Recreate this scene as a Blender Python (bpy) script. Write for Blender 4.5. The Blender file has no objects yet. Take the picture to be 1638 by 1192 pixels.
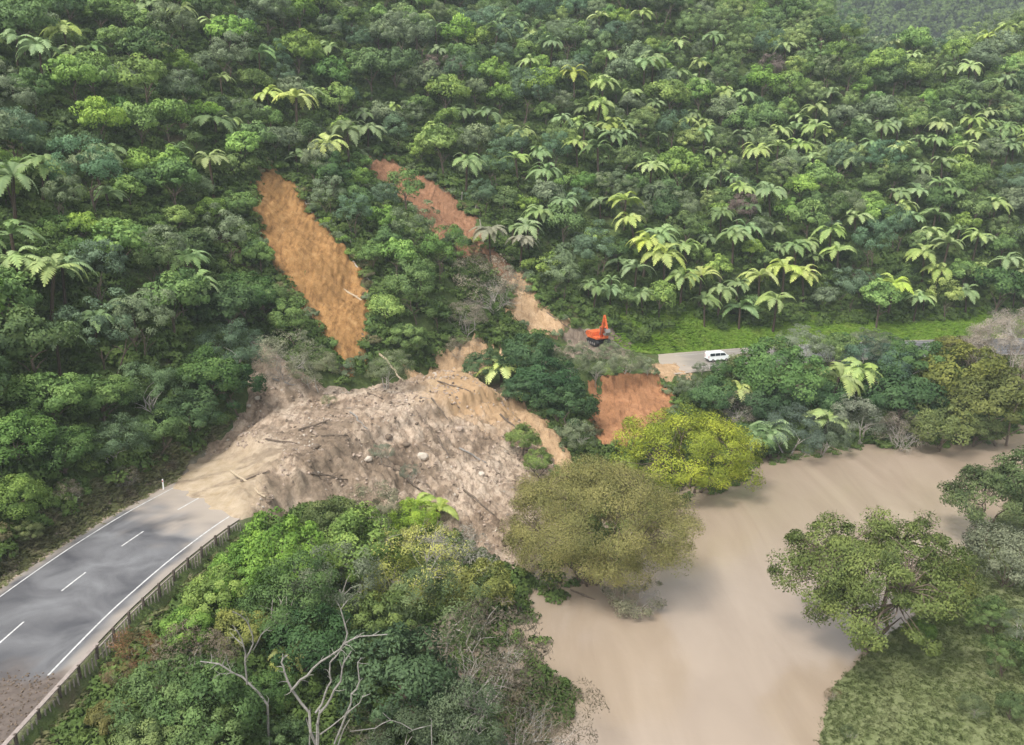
import bpy, math, random
import numpy as np
from mathutils import Vector, Matrix

# ------------------------------------------------------------------ camera
S = bpy.context.scene
C = S.collection
FOC, PITCH, CAMH = 1400.0, math.radians(15.0), 38.0      # focal length in photo pixels (1638 wide)
cam_d = bpy.data.cameras.new('camera'); cam = bpy.data.objects.new('camera', cam_d); C.objects.link(cam)
cam.location = (0, 0, CAMH); cam.rotation_euler = (math.pi/2 - PITCH, 0, 0)
cam_d.lens = 36.0*FOC/1638.0; cam_d.sensor_width = 36.0; cam_d.clip_start = 0.5; cam_d.clip_end = 6000
S.camera = cam
# ------------------------------------------------------------------ world, sun, exposure
SUN_EL, SUN_AZ = math.radians(58), math.radians(-140)     # azimuth measured from +Y towards +X
W = bpy.data.worlds.new('World'); S.world = W; W.use_nodes = True
nt = W.node_tree; nt.nodes.clear()
sky = nt.nodes.new('ShaderNodeTexSky'); sky.sky_type = 'NISHITA'; sky.sun_disc = False
sky.sun_elevation = SUN_EL; sky.sun_rotation = SUN_AZ; sky.air_density = 1.0; sky.dust_density = 4.0; sky.ozone_density = 1.0
hs = nt.nodes.new('ShaderNodeHueSaturation'); hs.inputs['Saturation'].default_value = 0.22   # overcast: grey-white sky
bg = nt.nodes.new('ShaderNodeBackground'); bg.inputs['Strength'].default_value = 0.15
wo = nt.nodes.new('ShaderNodeOutputWorld')
nt.links.new(sky.outputs[0], hs.inputs['Color']); nt.links.new(hs.outputs[0], bg.inputs[0]); nt.links.new(bg.outputs[0], wo.inputs[0])
sun_d = bpy.data.lights.new('sun', 'SUN'); sun = bpy.data.objects.new('sun', sun_d); C.objects.link(sun)
sun_d.energy = 1.5; sun_d.angle = math.radians(14); sun_d.color = (1.0, 0.95, 0.87)
sv = Vector((math.sin(SUN_AZ)*math.cos(SUN_EL), math.cos(SUN_AZ)*math.cos(SUN_EL), math.sin(SUN_EL)))
sun.rotation_euler = sv.to_track_quat('Z', 'Y').to_euler(); sun.location = (0, 0, 200)
S.view_settings.view_transform = 'Standard'; S.view_settings.look = 'None'
S.view_settings.gamma = 1.0; S.view_settings.exposure = 0.92; S.view_settings.use_curve_mapping = False
S.render.engine = 'CYCLES'
S.cycles.max_bounces = 5; S.cycles.diffuse_bounces = 3; S.cycles.transmission_bounces = 3
S.cycles.transparent_max_bounces = 4; S.cycles.volume_bounces = 0

R = np.random.RandomState(7)
random.seed(7)

# ------------------------------------------------------------------ picture <-> place
CP, SP = math.cos(PITCH), math.sin(PITCH)
def ray(px, py):
    xc, yc = px-819.0, py-596.0
    return np.array([xc, FOC*CP - yc*SP, -(FOC*SP + yc*CP)])
def at(px, py, z):
    d = ray(px, py); t = (z-CAMH)/d[2]
    return (d[0]*t, d[1]*t)
def project(x, y, z):
    dz = z-CAMH
    f = y*CP - dz*SP; u = y*SP + dz*CP
    return 819+FOC*x/f, 596-FOC*u/f, f

# ------------------------------------------------------------------ noise
GRAD = {}
def perlin(x, y, seed=0):
    x = np.asarray(x, float); y = np.asarray(y, float)
    if seed not in GRAD: GRAD[seed] = np.random.RandomState(seed).rand(256, 256)*2*np.pi
    g = GRAD[seed]
    xi = np.floor(x).astype(int); yi = np.floor(y).astype(int); xf = x-xi; yf = y-yi
    def dot(ix, iy, dx, dy):
        a = g[ix & 255, iy & 255]; return np.cos(a)*dx+np.sin(a)*dy
    u = xf*xf*xf*(xf*(xf*6-15)+10); v = yf*yf*yf*(yf*(yf*6-15)+10)
    a = dot(xi, yi, xf, yf); b = dot(xi+1, yi, xf-1, yf); c = dot(xi, yi+1, xf, yf-1); d = dot(xi+1, yi+1, xf-1, yf-1)
    return (a*(1-u)+b*u)*(1-v)+(c*(1-u)+d*u)*v
def fbm(x, y, seed=0, octv=4, gain=.5):
    s = 0; a = 1.0
    for k in range(octv):
        s = s+a*perlin(x*2**k+13.7*k, y*2**k-7.3*k, seed+k); a *= gain
    return s
def sstep(a, b, x):
    t = np.clip((np.asarray(x, float)-a)/(b-a), 0, 1); return t*t*(3-2*t)
def pl_dist(x, y, pts, signed=True):
    """distance to a polyline, positive on its left side; and the arc length of the foot"""
    x = np.asarray(x, float); y = np.asarray(y, float)
    best = np.full(x.shape, 1e9); sg = np.ones(x.shape); sl = np.zeros(x.shape); acc = 0
    for (x0, y0), (x1, y1) in zip(pts[:-1], pts[1:]):
        dx, dy = x1-x0, y1-y0; L = math.hypot(dx, dy)
        t = np.clip(((x-x0)*dx+(y-y0)*dy)/(L*L), 0, 1)
        qx, qy = x-(x0+t*dx), y-(y0+t*dy); d = np.hypot(qx, qy)
        m = d < best
        best = np.where(m, d, best); sg = np.where(m, np.sign(dx*qy-dy*qx), sg); sl = np.where(m, acc+t*L, sl)
        acc += L
    sg = np.where(sg == 0, 1, sg)
    return (best*sg if signed else best), sl
def poly_sd(x, y, P):
    """signed distance to a closed polygon, positive inside"""
    x = np.asarray(x, float); y = np.asarray(y, float)
    d, _ = pl_dist(x, y, list(P)+[P[0]], signed=False)
    ins = np.zeros(x.shape, bool)
    n = len(P)
    for i in range(n):
        x0, y0 = P[i]; x1, y1 = P[(i+1) % n]
        if y0 == y1: continue
        c = ((y0 > y) != (y1 > y)) & (x < (x1-x0)*(y-y0)/(y1-y0)+x0)
        ins ^= c
    return np.where(ins, d, -d)
def spline(P, n=12):
    P = [P[0]]+list(P)+[P[-1]]; out = []
    for i in range(1, len(P)-2):
        p0, p1, p2, p3 = map(np.array, P[i-1:i+3])
        for k in range(n):
            t = k/n
            out.append(tuple(.5*((2*p1)+(-p0+p2)*t+(2*p0-5*p1+4*p2-p3)*t*t+(-p0+3*p1-3*p2+p3)*t**3)))
    out.append(tuple(P[-2])); return out

# ------------------------------------------------------------------ lie of the land
ROAD = spline([(-43, -20), (-42, 20), (-41, 40), (-39.9, 60.8), (-39.0, 69.4), (-37.4, 78.2), (-34.9, 87), (-29.5, 100), (-21, 114),
               (-8, 129), (9, 141), (29, 149.5), (52, 156), (78, 160.5), (110, 163), (170, 165), (260, 166)], 8)
RL, RR = 4.6, 6.2                    # edge lines: hill side, river side
NSH = [(4, 10), (5.0, 50), at(925, 1130, -8), at(850, 1000, -8), at(900, 960, -8), at(1000, 900, -8), at(1100, 806, -8), at(1180, 775, -8),
       at(1235, 743, -8), at(1400, 719, -8), at(1520, 713, -8), at(1590, 706, -8), at(1645, 688, -8), at(1800, 670, -8), (230, 170)]
SSH = [(18, 10), at(1290, 1192, -8), at(1312, 1100, -8), at(1370, 1042, -8), at(1440, 985, -8), at(1520, 905, -8), at(1600, 800, -8),
       at(1680, 745, -8), at(1800, 720, -8), (230, 145)]
def ground(x, y):
    d, s = pl_dist(x, y, ROAD)
    e, _ = pl_dist(x, y, NSH)                      # + on the road side of the river
    e2, _ = pl_dist(x, y, SSH)                     # - on the far (right) bank
    # hill above the road
    n1 = fbm(x/45, y/45, 3, 3); n2 = fbm(x/11, y/11, 9, 3)
    q = np.maximum(d-7.0, 0)
    rise = 1.15*np.minimum(q, 4.0)+0.74*np.maximum(q-4.0, 0)
    rise = rise*(1+.10*n1*sstep(5, 40, q))+n2*1.6*sstep(3, 15, q)+n1*5*sstep(12, 60, q)
    # flatter grassy verge beside the far road
    verge = sstep(28, 45, x)*(1-sstep(6, 16, q))
    rise = rise*(1-verge)+verge*0.33*q
    # spur over the near road, hollow where the big slip came down
    rise += 5.0*np.exp(-((x+60)/13)**2-((y-118)/16)**2)*sstep(1, 10, q)
    rise -= 4.0*np.exp(-((x+41)/7)**2-((y-128)/9)**2)*sstep(1, 8, q)
    rise += 4.0*np.exp(-((x+15)/7)**2-((y-150)/16)**2)*sstep(3, 12, q)
    crest = 118-62*sstep(64, 97, x)+8*sstep(112, 140, x)+3*n1
    hill = crest-np.logaddexp(0, (crest-rise)/3.5)*3.5
    hill = np.where(rise > crest+4, hill-(rise-crest-4)*.5, hill)
    # bank from the road down to the water
    w = np.maximum(-8.4-d, 0)
    t = np.clip(w/(w+np.maximum(e, 0)+1e-6), 0, 1)
    bank = -1.9*sstep(0, .7, w)*(1-t)-8.2*sstep(0, 1.15, t**.85*1.15)+fbm(x/6, y/6, 21, 3)*.7*sstep(0, 3, w)*sstep(0, 3, e)
    z = np.where(d > 7.0, hill, np.where(d < -8.4, bank, 0.0))-.12
    mnd = 3.6*np.exp(-((x-4)/10.0)**2-((y-141)/8.0)**2)+2.4*np.exp(-((x-16)/6.0)**2-((y-153)/7.0)**2)
    z = z+mnd*(1+.25*fbm(x/4, y/4, 27, 3))
    bed = -8.2-np.minimum(np.maximum(-e, 0)*.4, 2.5)
    z = np.where((e < 0) & (d < -8.4), bed, z)
    far = -8.05+np.minimum(np.maximum(-e2, 0)*.16, 2.2)+fbm(x/5, y/5, 33, 3)*.18*sstep(0, 4, -e2)
    z = np.where(e2 < 0, np.where(e2 > -1.0, np.maximum(bed, -8.2+.15*(-e2)), far), z)
    return z
GX0, GX1, GY0, GY1, GS = -200, 240, 12, 345, 1.0
gx = np.arange(GX0, GX1+.01, GS); gy = np.arange(GY0, GY1+.01, GS)
GXX, GYY = np.meshgrid(gx, gy)
GZ = ground(GXX, GYY)
def bil(Z, x, y, x0=GX0, y0=GY0, s=GS):
    u = np.clip((np.asarray(x, float)-x0)/s, 0, Z.shape[1]-1.001); v = np.clip((np.asarray(y, float)-y0)/s, 0, Z.shape[0]-1.001)
    i = u.astype(int); j = v.astype(int); a = u-i; b = v-j
    return (Z[j, i]*(1-a)+Z[j, i+1]*a)*(1-b)+(Z[j+1, i]*(1-a)+Z[j+1, i+1]*a)*b
def H(x, y): return bil(GZ, x, y)
def hit(px, py, h=0.0, hf=None):
    """where the line of sight through a photo pixel meets the surface H + h"""
    d = ray(px, py); d = d/d[1]
    Y = np.arange(40, 340, .25); X = d[0]*Y; Z = CAMH+d[2]*Y
    g = (hf or H)(X, Y)+h
    k = np.argmax(Z < g)
    if not (Z < g).any(): k = len(Y)-1
    return float(X[k]), float(Y[k]), float(g[k]-h)

# ---- mud tongue and clay slips: outlines found on the ground
MUD = [hit(*p)[:2] for p in [(268, 782), (300, 735), (345, 705), (385, 660), (398, 600), (398, 548), (425, 545), (470, 590), (520, 618), (600, 622),
       (690, 604), (760, 603), (815, 640), (850, 690), (905, 745), (912, 790), (900, 870), (850, 930), (780, 900), (700, 850), (560, 815), (470, 822), (445, 832), (388, 842), (345, 826), (318, 806), (283, 788)]]
def mud_height(x, y):
    wob = fbm(x/3.0, y/3.0, 51, 3)*1.2
    sd = poly_sd(x, y, MUD)+wob*.8
    thick = sstep(-.2, 5.5, sd)
    d, s = pl_dist(x, y, ROAD)
    T = 1.0+1.5*sstep(90, 108, y)*sstep(-14, -2, d)+.7*sstep(-16, -10, d)
    body = thick*T
    # coarse relief, ropes of mud running down towards the river
    u = (x*.80-y*.60); v = (x*.60+y*.80)
    rel = fbm(x/4.2, y/4.2, 61, 4)*.55+np.abs(fbm(v/1.3, u/4.5, 71, 4, .6))*1.1*sstep(-3, -10, d)
    wv = fbm(x/5, y/5, 5, 2)*1.5
    rel += np.maximum(fbm(x/1.6, y/1.6, 81, 4, .6), 0)*.28
    rel += (1-np.abs(fbm(v/1.5+wv, u/7.0, 74, 4, .6))*3.0)*.85*sstep(-4, -11, d)*sstep(-24, -14, x)     # ropes running to the river
    rel += (1-np.abs(fbm(x/4.5+wv, (y+.3*x)/1.3, 76, 4, .6))*3.0)*.5*sstep(-12, -20, x)*sstep(-3, -6, d)+np.maximum(0, fbm(x/5, y/3.0, 79, 3))*.7
    rel += fbm(x/.8, y/.8, 87, 4, .7)*.30+np.maximum(0, fbm(x/1.1, y/1.1, 88, 3, .6)-.2)*.7
    calm = sstep(-26, -34, x)*(1-sstep(97, 103, y))           # smooth silt running out over the seal
    rel = rel*(1-.85*calm)
    return H(x, y)+.12+body*(1-.7*calm)+rel*sstep(0, 3, sd)*.9+(sstep(-.5, .6, sd)-1)*.9+.03

SLIPS = {
 'orange': [(430, 262), (462, 292), (500, 345), (545, 392), (580, 430), (592, 480), (590, 530), (572, 590), (552, 600), (528, 555), (488, 500), (452, 450), (428, 405), (408, 350), (412, 290)],
 'upper':  [(582, 255), (612, 250), (700, 295), (748, 340), (782, 385), (770, 418), (735, 415), (690, 385), (648, 330), (598, 292)],
 'middle': [(752, 395), (790, 400), (838, 445), (850, 470), (815, 470), (780, 440)],
 'lower':  [(822, 440), (850, 455), (868, 490), (905, 522), (895, 545), (850, 535), (815, 505), (812, 460)],
 'gully':  [(700, 575), (760, 545), (790, 560), (775, 592), (725, 612), (640, 622), (650, 604), (690, 600)],
 'strip':  [(790, 640), (850, 660), (905, 715), (925, 770), (900, 790), (870, 735), (830, 690), (795, 668)],
 'river':  [(950, 612), (1000, 600), (1050, 612), (1082, 640), (1060, 690), (1020, 720), (965, 722), (943, 680)],
 'pad': [(890, 560), (905, 535), (940, 522), (985, 535), (1010, 556), (1000, 572), (950, 575), (915, 575)],
 'shoulder': [(1040, 588), (1075, 580), (1108, 590), (1108, 606), (1060, 608), (1035, 600)],
}
SLIPW = {k: [hit(*p)[:2] for p in v] for k, v in SLIPS.items()}

# ------------------------------------------------------------------ mesh helpers
def mesh_np(name, V, F, mat=None, smooth=False, attr=None, cn=None):
    """V (n,3); F: (m,k) array of one face size"""
    V = np.asarray(V, np.float32); F = np.asarray(F, np.int32); m, k = F.shape
    me = bpy.data.meshes.new(name)
    me.vertices.add(len(V)); me.vertices.foreach_set('co', V.ravel())
    me.loops.add(m*k); me.loops.foreach_set('vertex_index', F.ravel())
    me.polygons.add(m); me.polygons.foreach_set('loop_start', np.arange(0, m*k, k, dtype=np.int32))
    me.polygons.foreach_set('loop_total', np.full(m, k, np.int32))
    me.update(calc_edges=True)
    if smooth: me.polygons.foreach_set('use_smooth', np.ones(m, bool))
    if attr is not None:
        for an, av in attr.items():
            a = me.attributes.new(an, 'FLOAT', 'POINT'); a.data.foreach_set('value', np.asarray(av, np.float32).ravel())
    if cn is not None:
        me.polygons.foreach_set('use_smooth', np.ones(m, bool))
        me.normals_split_custom_set_from_vertices([tuple(v) for v in cn.tolist()])
    if mat: me.materials.append(mat)
    return me
def link(name, me, parent=None, loc=None, rot=None, scl=None, color=None, **pr):
    o = bpy.data.objects.new(name, me); C.objects.link(o)
    if parent is not None: o.parent = parent
    if loc is not None: o.location = loc
    if rot is not None: o.rotation_euler = rot
    if scl is not None: o.scale = scl if hasattr(scl, '__len__') else (scl, scl, scl)
    if color is not None: o.color = (*color, 1)
    for k, v in pr.items(): o[k] = v
    return o
def grid_mesh(name, X, Y, Z, mat, keep=None, attr=None, smooth=True):
    h, w = X.shape
    V = np.stack([X, Y, Z], -1).reshape(-1, 3)
    i = np.arange(h*w).reshape(h, w)
    F = np.stack([i[:-1, :-1], i[:-1, 1:], i[1:, 1:], i[1:, :-1]], -1).reshape(-1, 4)
    if keep is not None:
        k = keep.reshape(-1); F = F[k[F].any(1)]
        used = np.unique(F); remap = -np.ones(h*w, int); remap[used] = np.arange(len(used))
        V = V[used]; F = remap[F]
        if attr: attr = {a: np.asarray(v).reshape(-1)[used] for a, v in attr.items()}
    elif attr: attr = {a: np.asarray(v).reshape(-1) for a, v in attr.items()}
    return mesh_np(name, V, F, mat, smooth, attr)
class Geo:
    def __init__(s): s.v = []; s.f = []; s.n = 0
    def add(s, V, F):
        V = np.asarray(V, float); s.v.append(V); s.f += [tuple(int(i)+s.n for i in f) for f in F]; s.n += len(V)
    def tube(s, pts, rad, sides=6, cap=True):
        pts = np.asarray(pts, float); n = len(pts); rad = np.broadcast_to(np.asarray(rad, float), (n,))
        T = np.gradient(pts, axis=0); T /= np.linalg.norm(T, axis=1)[:, None]+1e-9
        up = np.array([0, 0, 1.]) if abs(T[0][2]) < .9 else np.array([1., 0, 0])
        V = []
        for i in range(n):
            a = np.cross(T[i], up); a /= np.linalg.norm(a)+1e-9; b = np.cross(T[i], a); up = np.cross(a, T[i])
            for k in range(sides):
                t = 2*math.pi*k/sides; V.append(pts[i]+rad[i]*(math.cos(t)*a+math.sin(t)*b))
        F = [(i*sides+k, i*sides+(k+1) % sides, (i+1)*sides+(k+1) % sides, (i+1)*sides+k) for i in range(n-1) for k in range(sides)]
        if cap: F += [tuple(range(sides))[::-1], tuple((n-1)*sides+k for k in range(sides))]
        s.add(V, F)
    def box(s, c, size, rot=None, bev=0):
        x, y, z = [v/2 for v in size]; b = bev
        if b:
            V = []; F = []
            for zz, ins in ((-z, b), (-z+b, 0), (z-b, 0), (z, b)):
                V += [(-x+ins, -y+ins, zz), (x-ins, -y+ins, zz), (x-ins, y-ins, zz), (-x+ins, y-ins, zz)]
            for k in range(3):
                for j in range(4): F.append((4*k+j, 4*k+(j+1) % 4, 4*k+4+(j+1) % 4, 4*k+4+j))
            F += [(3, 2, 1, 0), (12, 13, 14, 15)]
        else:
            V = [(-x, -y, -z), (x, -y, -z), (x, y, -z), (-x, y, -z), (-x, -y, z), (x, -y, z), (x, y, z), (-x, y, z)]
            F = [(3, 2, 1, 0), (4, 5, 6, 7), (0, 1, 5, 4), (1, 2, 6, 5), (2, 3, 7, 6), (3, 0, 4, 7)]
        V = np.array(V, float)
        if rot is not None: V = V@np.array(Matrix.Rotation(rot[0], 3, rot[1]).transposed())
        s.add(V+np.array(c), F)
    def prism(s, outline, axis, a, b):
        """outline of (u,v) extruded along axis ('x' or 'y') from a to b"""
        n = len(outline); V = []
        for w in (a, b):
            for u, v in outline: V.append((w, u, v) if axis == 'x' else (u, w, v))
        F = [(i, (i+1) % n, n+(i+1) % n, n+i) for i in range(n)]+[tuple(range(n))[::-1], tuple(range(n, 2*n))]
        s.add(V, F)
    def mesh(s, name, mat, smooth=False):
        me = bpy.data.meshes.new(name); V = np.concatenate(s.v) if s.v else np.zeros((0, 3))
        me.from_pydata([tuple(v) for v in V], [], s.f); me.update()
        if smooth: me.polygons.foreach_set('use_smooth', np.ones(len(me.polygons), bool))
        if mat: me.materials.append(mat)
        return me

# ------------------------------------------------------------------ materials
class NT:
    def __init__(s, name):
        s.m = bpy.data.materials.new(name); s.m.use_nodes = True; s.t = s.m.node_tree; s.t.nodes.clear()
        s.out = s.n('ShaderNodeOutputMaterial')
    def n(s, typ, **kw):
        nd = s.t.nodes.new(typ)
        for k, v in kw.items():
            if k in nd.inputs: nd.inputs[k].default_value = v
            else: setattr(nd, k, v)
        return nd
    def l(s, a, b): s.t.links.new(a, b)
    def noise(s, scale, detail=4, rough=.55, vec=None, dist=0):
        nd = s.n('ShaderNodeTexNoise'); nd.inputs['Scale'].default_value = scale; nd.inputs['Detail'].default_value = detail
        nd.inputs['Roughness'].default_value = rough; nd.inputs['Distortion'].default_value = dist
        if vec is not None: s.l(vec, nd.inputs['Vector'])
        return nd.outputs['Fac']
    def ramp(s, fac, stops):
        r = s.n('ShaderNodeValToRGB'); s.l(fac, r.inputs[0]); e = r.color_ramp.elements
        e[0].position, e[0].color = stops[0][0], (*stops[0][1], 1); e[1].position, e[1].color = stops[-1][0], (*stops[-1][1], 1)
        for p, c in stops[1:-1]: x = e.new(p); x.color = (*c, 1)
        return r.outputs[0]
    def mix(s, fac, a, b, mode='MIX'):
        m = s.n('ShaderNodeMix', data_type='RGBA', blend_type=mode)
        for inp, v in ((0, fac), (6, a), (7, b)):
            if hasattr(v, 'default_value') or hasattr(v, 'is_linked'): s.l(v, m.inputs[inp])
            else: m.inputs[inp].default_value = v if inp == 0 else (*v, 1)
        return m.outputs[2]
    def obj(s, scale=None):
        g = s.n('ShaderNodeNewGeometry').outputs['Position']
        if scale:
            mp = s.n('ShaderNodeMapping'); mp.inputs['Scale'].default_value = scale; s.l(g, mp.inputs[0]); return mp.outputs[0]
        return g
    def bump(s, h, strength=.5, dist=.1):
        b = s.n('ShaderNodeBump'); b.inputs['Strength'].default_value = strength; b.inputs['Distance'].default_value = dist
        s.l(h, b.inputs['Height']); return b.outputs[0]
    def prin(s, col, rough=.8, normal=None, spec=.3, metal=0):
        p = s.n('ShaderNodeBsdfPrincipled')
        if hasattr(col, 'is_linked'): s.l(col, p.inputs['Base Color'])
        else: p.inputs['Base Color'].default_value = (*col, 1)
        if hasattr(rough, 'is_linked'): s.l(rough, p.inputs['Roughness'])
        else: p.inputs['Roughness'].default_value = rough
        p.inputs['Specular IOR Level'].default_value = spec; p.inputs['Metallic'].default_value = metal
        if normal is not None: s.l(normal, p.inputs['Normal'])
        s.l(p.outputs[0], s.out.inputs[0]); return p
def plain(name, col, rough=.7, var=.25, scale=3.0, spec=.3, metal=0, bump=.2):
    t = NT(name); v = t.obj()
    n = t.noise(scale, 5, .6, v)
    c = t.ramp(n, [(.3, tuple(x*(1-var) for x in col)), (.7, tuple(min(1, x*(1+var)) for x in col))])
    t.prin(c, rough, t.bump(t.noise(scale*6, 3, .6, v), bump, .03), spec, metal); return t.m
def leafmat(name, transl=.35, var=(.5, 1.5), rough=.65):
    """colour of the plant from the object, per-leaf variation from the mesh"""
    t = NT(name)
    oi = t.n('ShaderNodeObjectInfo'); at_ = t.n('ShaderNodeAttribute', attribute_name='tint')
    k = t.n('ShaderNodeMapRange'); k.inputs['To Min'].default_value = var[0]; k.inputs['To Max'].default_value = var[1]
    t.l(at_.outputs['Fac'], k.inputs['Value'])
    vm = t.n('ShaderNodeVectorMath', operation='SCALE'); t.l(oi.outputs['Color'], vm.inputs[0]); t.l(k.outputs[0], vm.inputs['Scale'])
    hsv = t.n('ShaderNodeHueSaturation'); t.l(vm.outputs[0], hsv.inputs['Color'])
    hr = t.n('ShaderNodeMapRange'); hr.inputs['To Min'].default_value = .515; hr.inputs['To Max'].default_value = .48
    t.l(at_.outputs['Fac'], hr.inputs['Value']); t.l(hr.outputs[0], hsv.inputs['Hue'])
    p = t.n('ShaderNodeBsdfPrincipled'); t.l(hsv.outputs[0], p.inputs['Base Color']); p.inputs['Roughness'].default_value = rough
    p.inputs['Specular IOR Level'].default_value = .25
    tr = t.n('ShaderNodeBsdfTranslucent'); t.l(hsv.outputs[0], tr.inputs[0])
    ms = t.n('ShaderNodeMixShader'); ms.inputs[0].default_value = transl
    t.l(p.outputs[0], ms.inputs[1]); t.l(tr.outputs[0], ms.inputs[2]); t.l(ms.outputs[0], t.out.inputs[0]); return t.m
M_leaf = leafmat('foliage'); M_frond = leafmat('fern_frond', .3, (.75, 1.3))
M_bark = plain('bark', (.13, .10, .075), .9, .35, 4)
M_palebark = plain('pale_bark', (.36, .33, .29), .9, .25, 4)
M_dead = plain('dead_wood', (.24, .225, .205), .9, .25, 5)
M_fibre = plain('fern_trunk', (.07, .05, .035), .95, .4, 9)
M_log = plain('split_log', (.42, .34, .24), .85, .3, 4)
M_post = plain('weathered_timber', (.09, .072, .06), .9, .35, 5)
M_rail = plain('rail_timber', (.30, .255, .23), .8, .2, 3)
M_white = plain('white_paint', (.78, .79, .78), .45, .06, 2, .4, bump=.05)

def mat_ground():
    t = NT('undergrowth_soil'); v = t.obj()
    big = t.noise(.12, 4, .6, v); fine = t.noise(1.4, 6, .7, v)
    g = t.ramp(fine, [(.25, (.04, .055, .02)), (.5, (.08, .115, .035)), (.75, (.13, .16, .055))])
    br = t.ramp(fine, [(.3, (.06, .045, .03)), (.7, (.15, .115, .075))])
    m = t.ramp(big, [(.56, (0, 0, 0)), (.66, (1, 1, 1))])
    a = t.n('ShaderNodeAttribute', attribute_name='bare')
    c = t.mix(m, g, br); c = t.mix(a.outputs['Fac'], c, t.ramp(fine, [(.3, (.22, .18, .14)), (.7, (.40, .34, .28))]))
    t.prin(c, .95, t.bump(fine, .9, .5), .15); return t.m
def mat_grass():
    t = NT('grass_bank'); v = t.obj()
    f = t.noise(2.5, 6, .7, v); b = t.noise(.25, 3, .5, v)
    c = t.mix(b, t.ramp(f, [(.3, (.11, .15, .05)), (.7, (.19, .23, .09))]), t.ramp(f, [(.3, (.15, .165, .08)), (.7, (.25, .25, .14))]))
    t.prin(c, .95, t.bump(f, .8, .3), .15); return t.m
def mat_mud():
    t = NT('slip_mud'); v = t.obj()
    b = t.noise(.16, 5, .62, v, .6); f = t.noise(1.6, 7, .72, v); g = t.noise(9, 4, .7, v)
    mp = t.n('ShaderNodeMapping'); mp.inputs['Rotation'].default_value = (0, 0, math.radians(-53)); mp.inputs['Scale'].default_value = (1.1, .13, .9); t.l(t.obj(), mp.inputs[0])
    st = t.noise(1.4, 6, .7, mp.outputs[0])
    c1 = t.ramp(b, [(.36, (.30, .225, .16)), (.46, (.53, .415, .315)), (.58, (.68, .565, .455))])
    c2 = t.ramp(f, [(.25, (.40, .37, .33)), (.5, (.80, .78, .75)), (.75, (1.0, .98, .96))])
    c = t.mix(1.0, c1, c2, 'MULTIPLY')
    c = t.mix(.75, c, t.ramp(st, [(.40, (.42, .38, .35)), (.52, (.95, .93, .9)), (.62, (1, 1, 1))]), 'MULTIPLY')
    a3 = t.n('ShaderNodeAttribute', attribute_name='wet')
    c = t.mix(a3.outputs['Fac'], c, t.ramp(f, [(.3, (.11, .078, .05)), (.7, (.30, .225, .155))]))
    a = t.n('ShaderNodeAttribute', attribute_name='silt')
    silt = t.ramp(t.noise(.7, 5, .65, v), [(.3, (.42, .32, .20)), (.7, (.58, .47, .34))])
    c = t.mix(a.outputs['Fac'], c, silt)
    a2 = t.n('ShaderNodeAttribute', attribute_name='rust')
    c = t.mix(a2.outputs['Fac'], c, (.47, .30, .15))
    h = t.mix(.4, f, g)
    rg = t.ramp(b, [(.35, (.35, .35, .35)), (.55, (.8, .8, .8))]); t.prin(c, rg, t.bump(h, 1.0, .4), .35); return t.m
def mat_clay(name, lo, mid, hi, stretch=(1, 1, .35)):
    t = NT(name); v = t.obj(stretch)
    f = t.noise(.9, 7, .7, v); g = t.noise(5, 5, .7, t.obj()); b = t.noise(.18, 3, .5, t.obj())
    c = t.ramp(f, [(.28, lo), (.5, mid), (.72, hi)])
    c = t.mix(t.ramp(b, [(.45, (0, 0, 0)), (.65, (.7, .7, .7))]), c, tuple(x*.75 for x in mid))
    c = t.mix(.6, c, t.ramp(g, [(.3, (.45, .45, .45)), (.55, (1, 1, 1))]), 'MULTIPLY'); c = t.mix(.8, c, t.ramp(t.noise(1.3, 5, .75, t.obj((1.2, .25, .25)), .5), [(.36, (.5, .45, .42)), (.48, (1, 1, 1))]), 'MULTIPLY')
    t.prin(c, .9, t.bump(t.mix(.5, f, g), .8, .3), .2); return t.m
def mat_road():
    t = NT('wet_asphalt'); v = t.obj()
    b = t.noise(.22, 4, .55, v, .8); f = t.noise(14, 4, .7, v)
    c = t.ramp(b, [(.32, (.085, .085, .094)), (.5, (.135, .135, .142)), (.68, (.19, .193, .20))])
    c = t.mix(.35, c, t.ramp(f, [(.3, (.6, .6, .6)), (.7, (1, 1, 1))]), 'MULTIPLY')
    a = t.n('ShaderNodeAttribute', attribute_name='dust')
    c = t.mix(a.outputs['Fac'], c, (.36, .31, .26))
    a2 = t.n('ShaderNodeAttribute', attribute_name='soil'); c = t.mix(a2.outputs['Fac'], c, t.ramp(t.noise(1.6, 6, .7, v), [(.3, (.075, .06, .05)), (.7, (.17, .135, .115))]))
    r = t.ramp(b, [(.3, (.38, .38, .38)), (.6, (.6, .6, .6))])
    t.prin(c, r, t.bump(f, .3, .02), .4); return t.m
def mat_water():
    t = NT('muddy_flood_water'); v = t.obj()
    mp = t.n('ShaderNodeMapping'); mp.inputs['Scale'].default_value = (.30, .07, 1); mp.inputs['Rotation'].default_value = (0, 0, math.radians(35)); t.l(v, mp.inputs[0])
    b = t.noise(.5, 4, .55, mp.outputs[0], 1.2)
    c = t.ramp(b, [(.3, (.28, .217, .16)), (.5, (.315, .248, .185)), (.75, (.36, .287, .217))])
    fs = t.ramp(t.noise(1.6, 6, .75, mp.outputs[0], 2.0), [(.62, (0, 0, 0)), (.72, (.14, .14, .14))]); c = t.mix(fs, c, (.46, .38, .30))
    h = t.mix(.5, t.noise(.35, 3, .5, v, .6), t.noise(2.2, 4, .6, v, .8))
    t.prin(c, .07, t.bump(h, .13, .25), 1.0); return t.m
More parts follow.
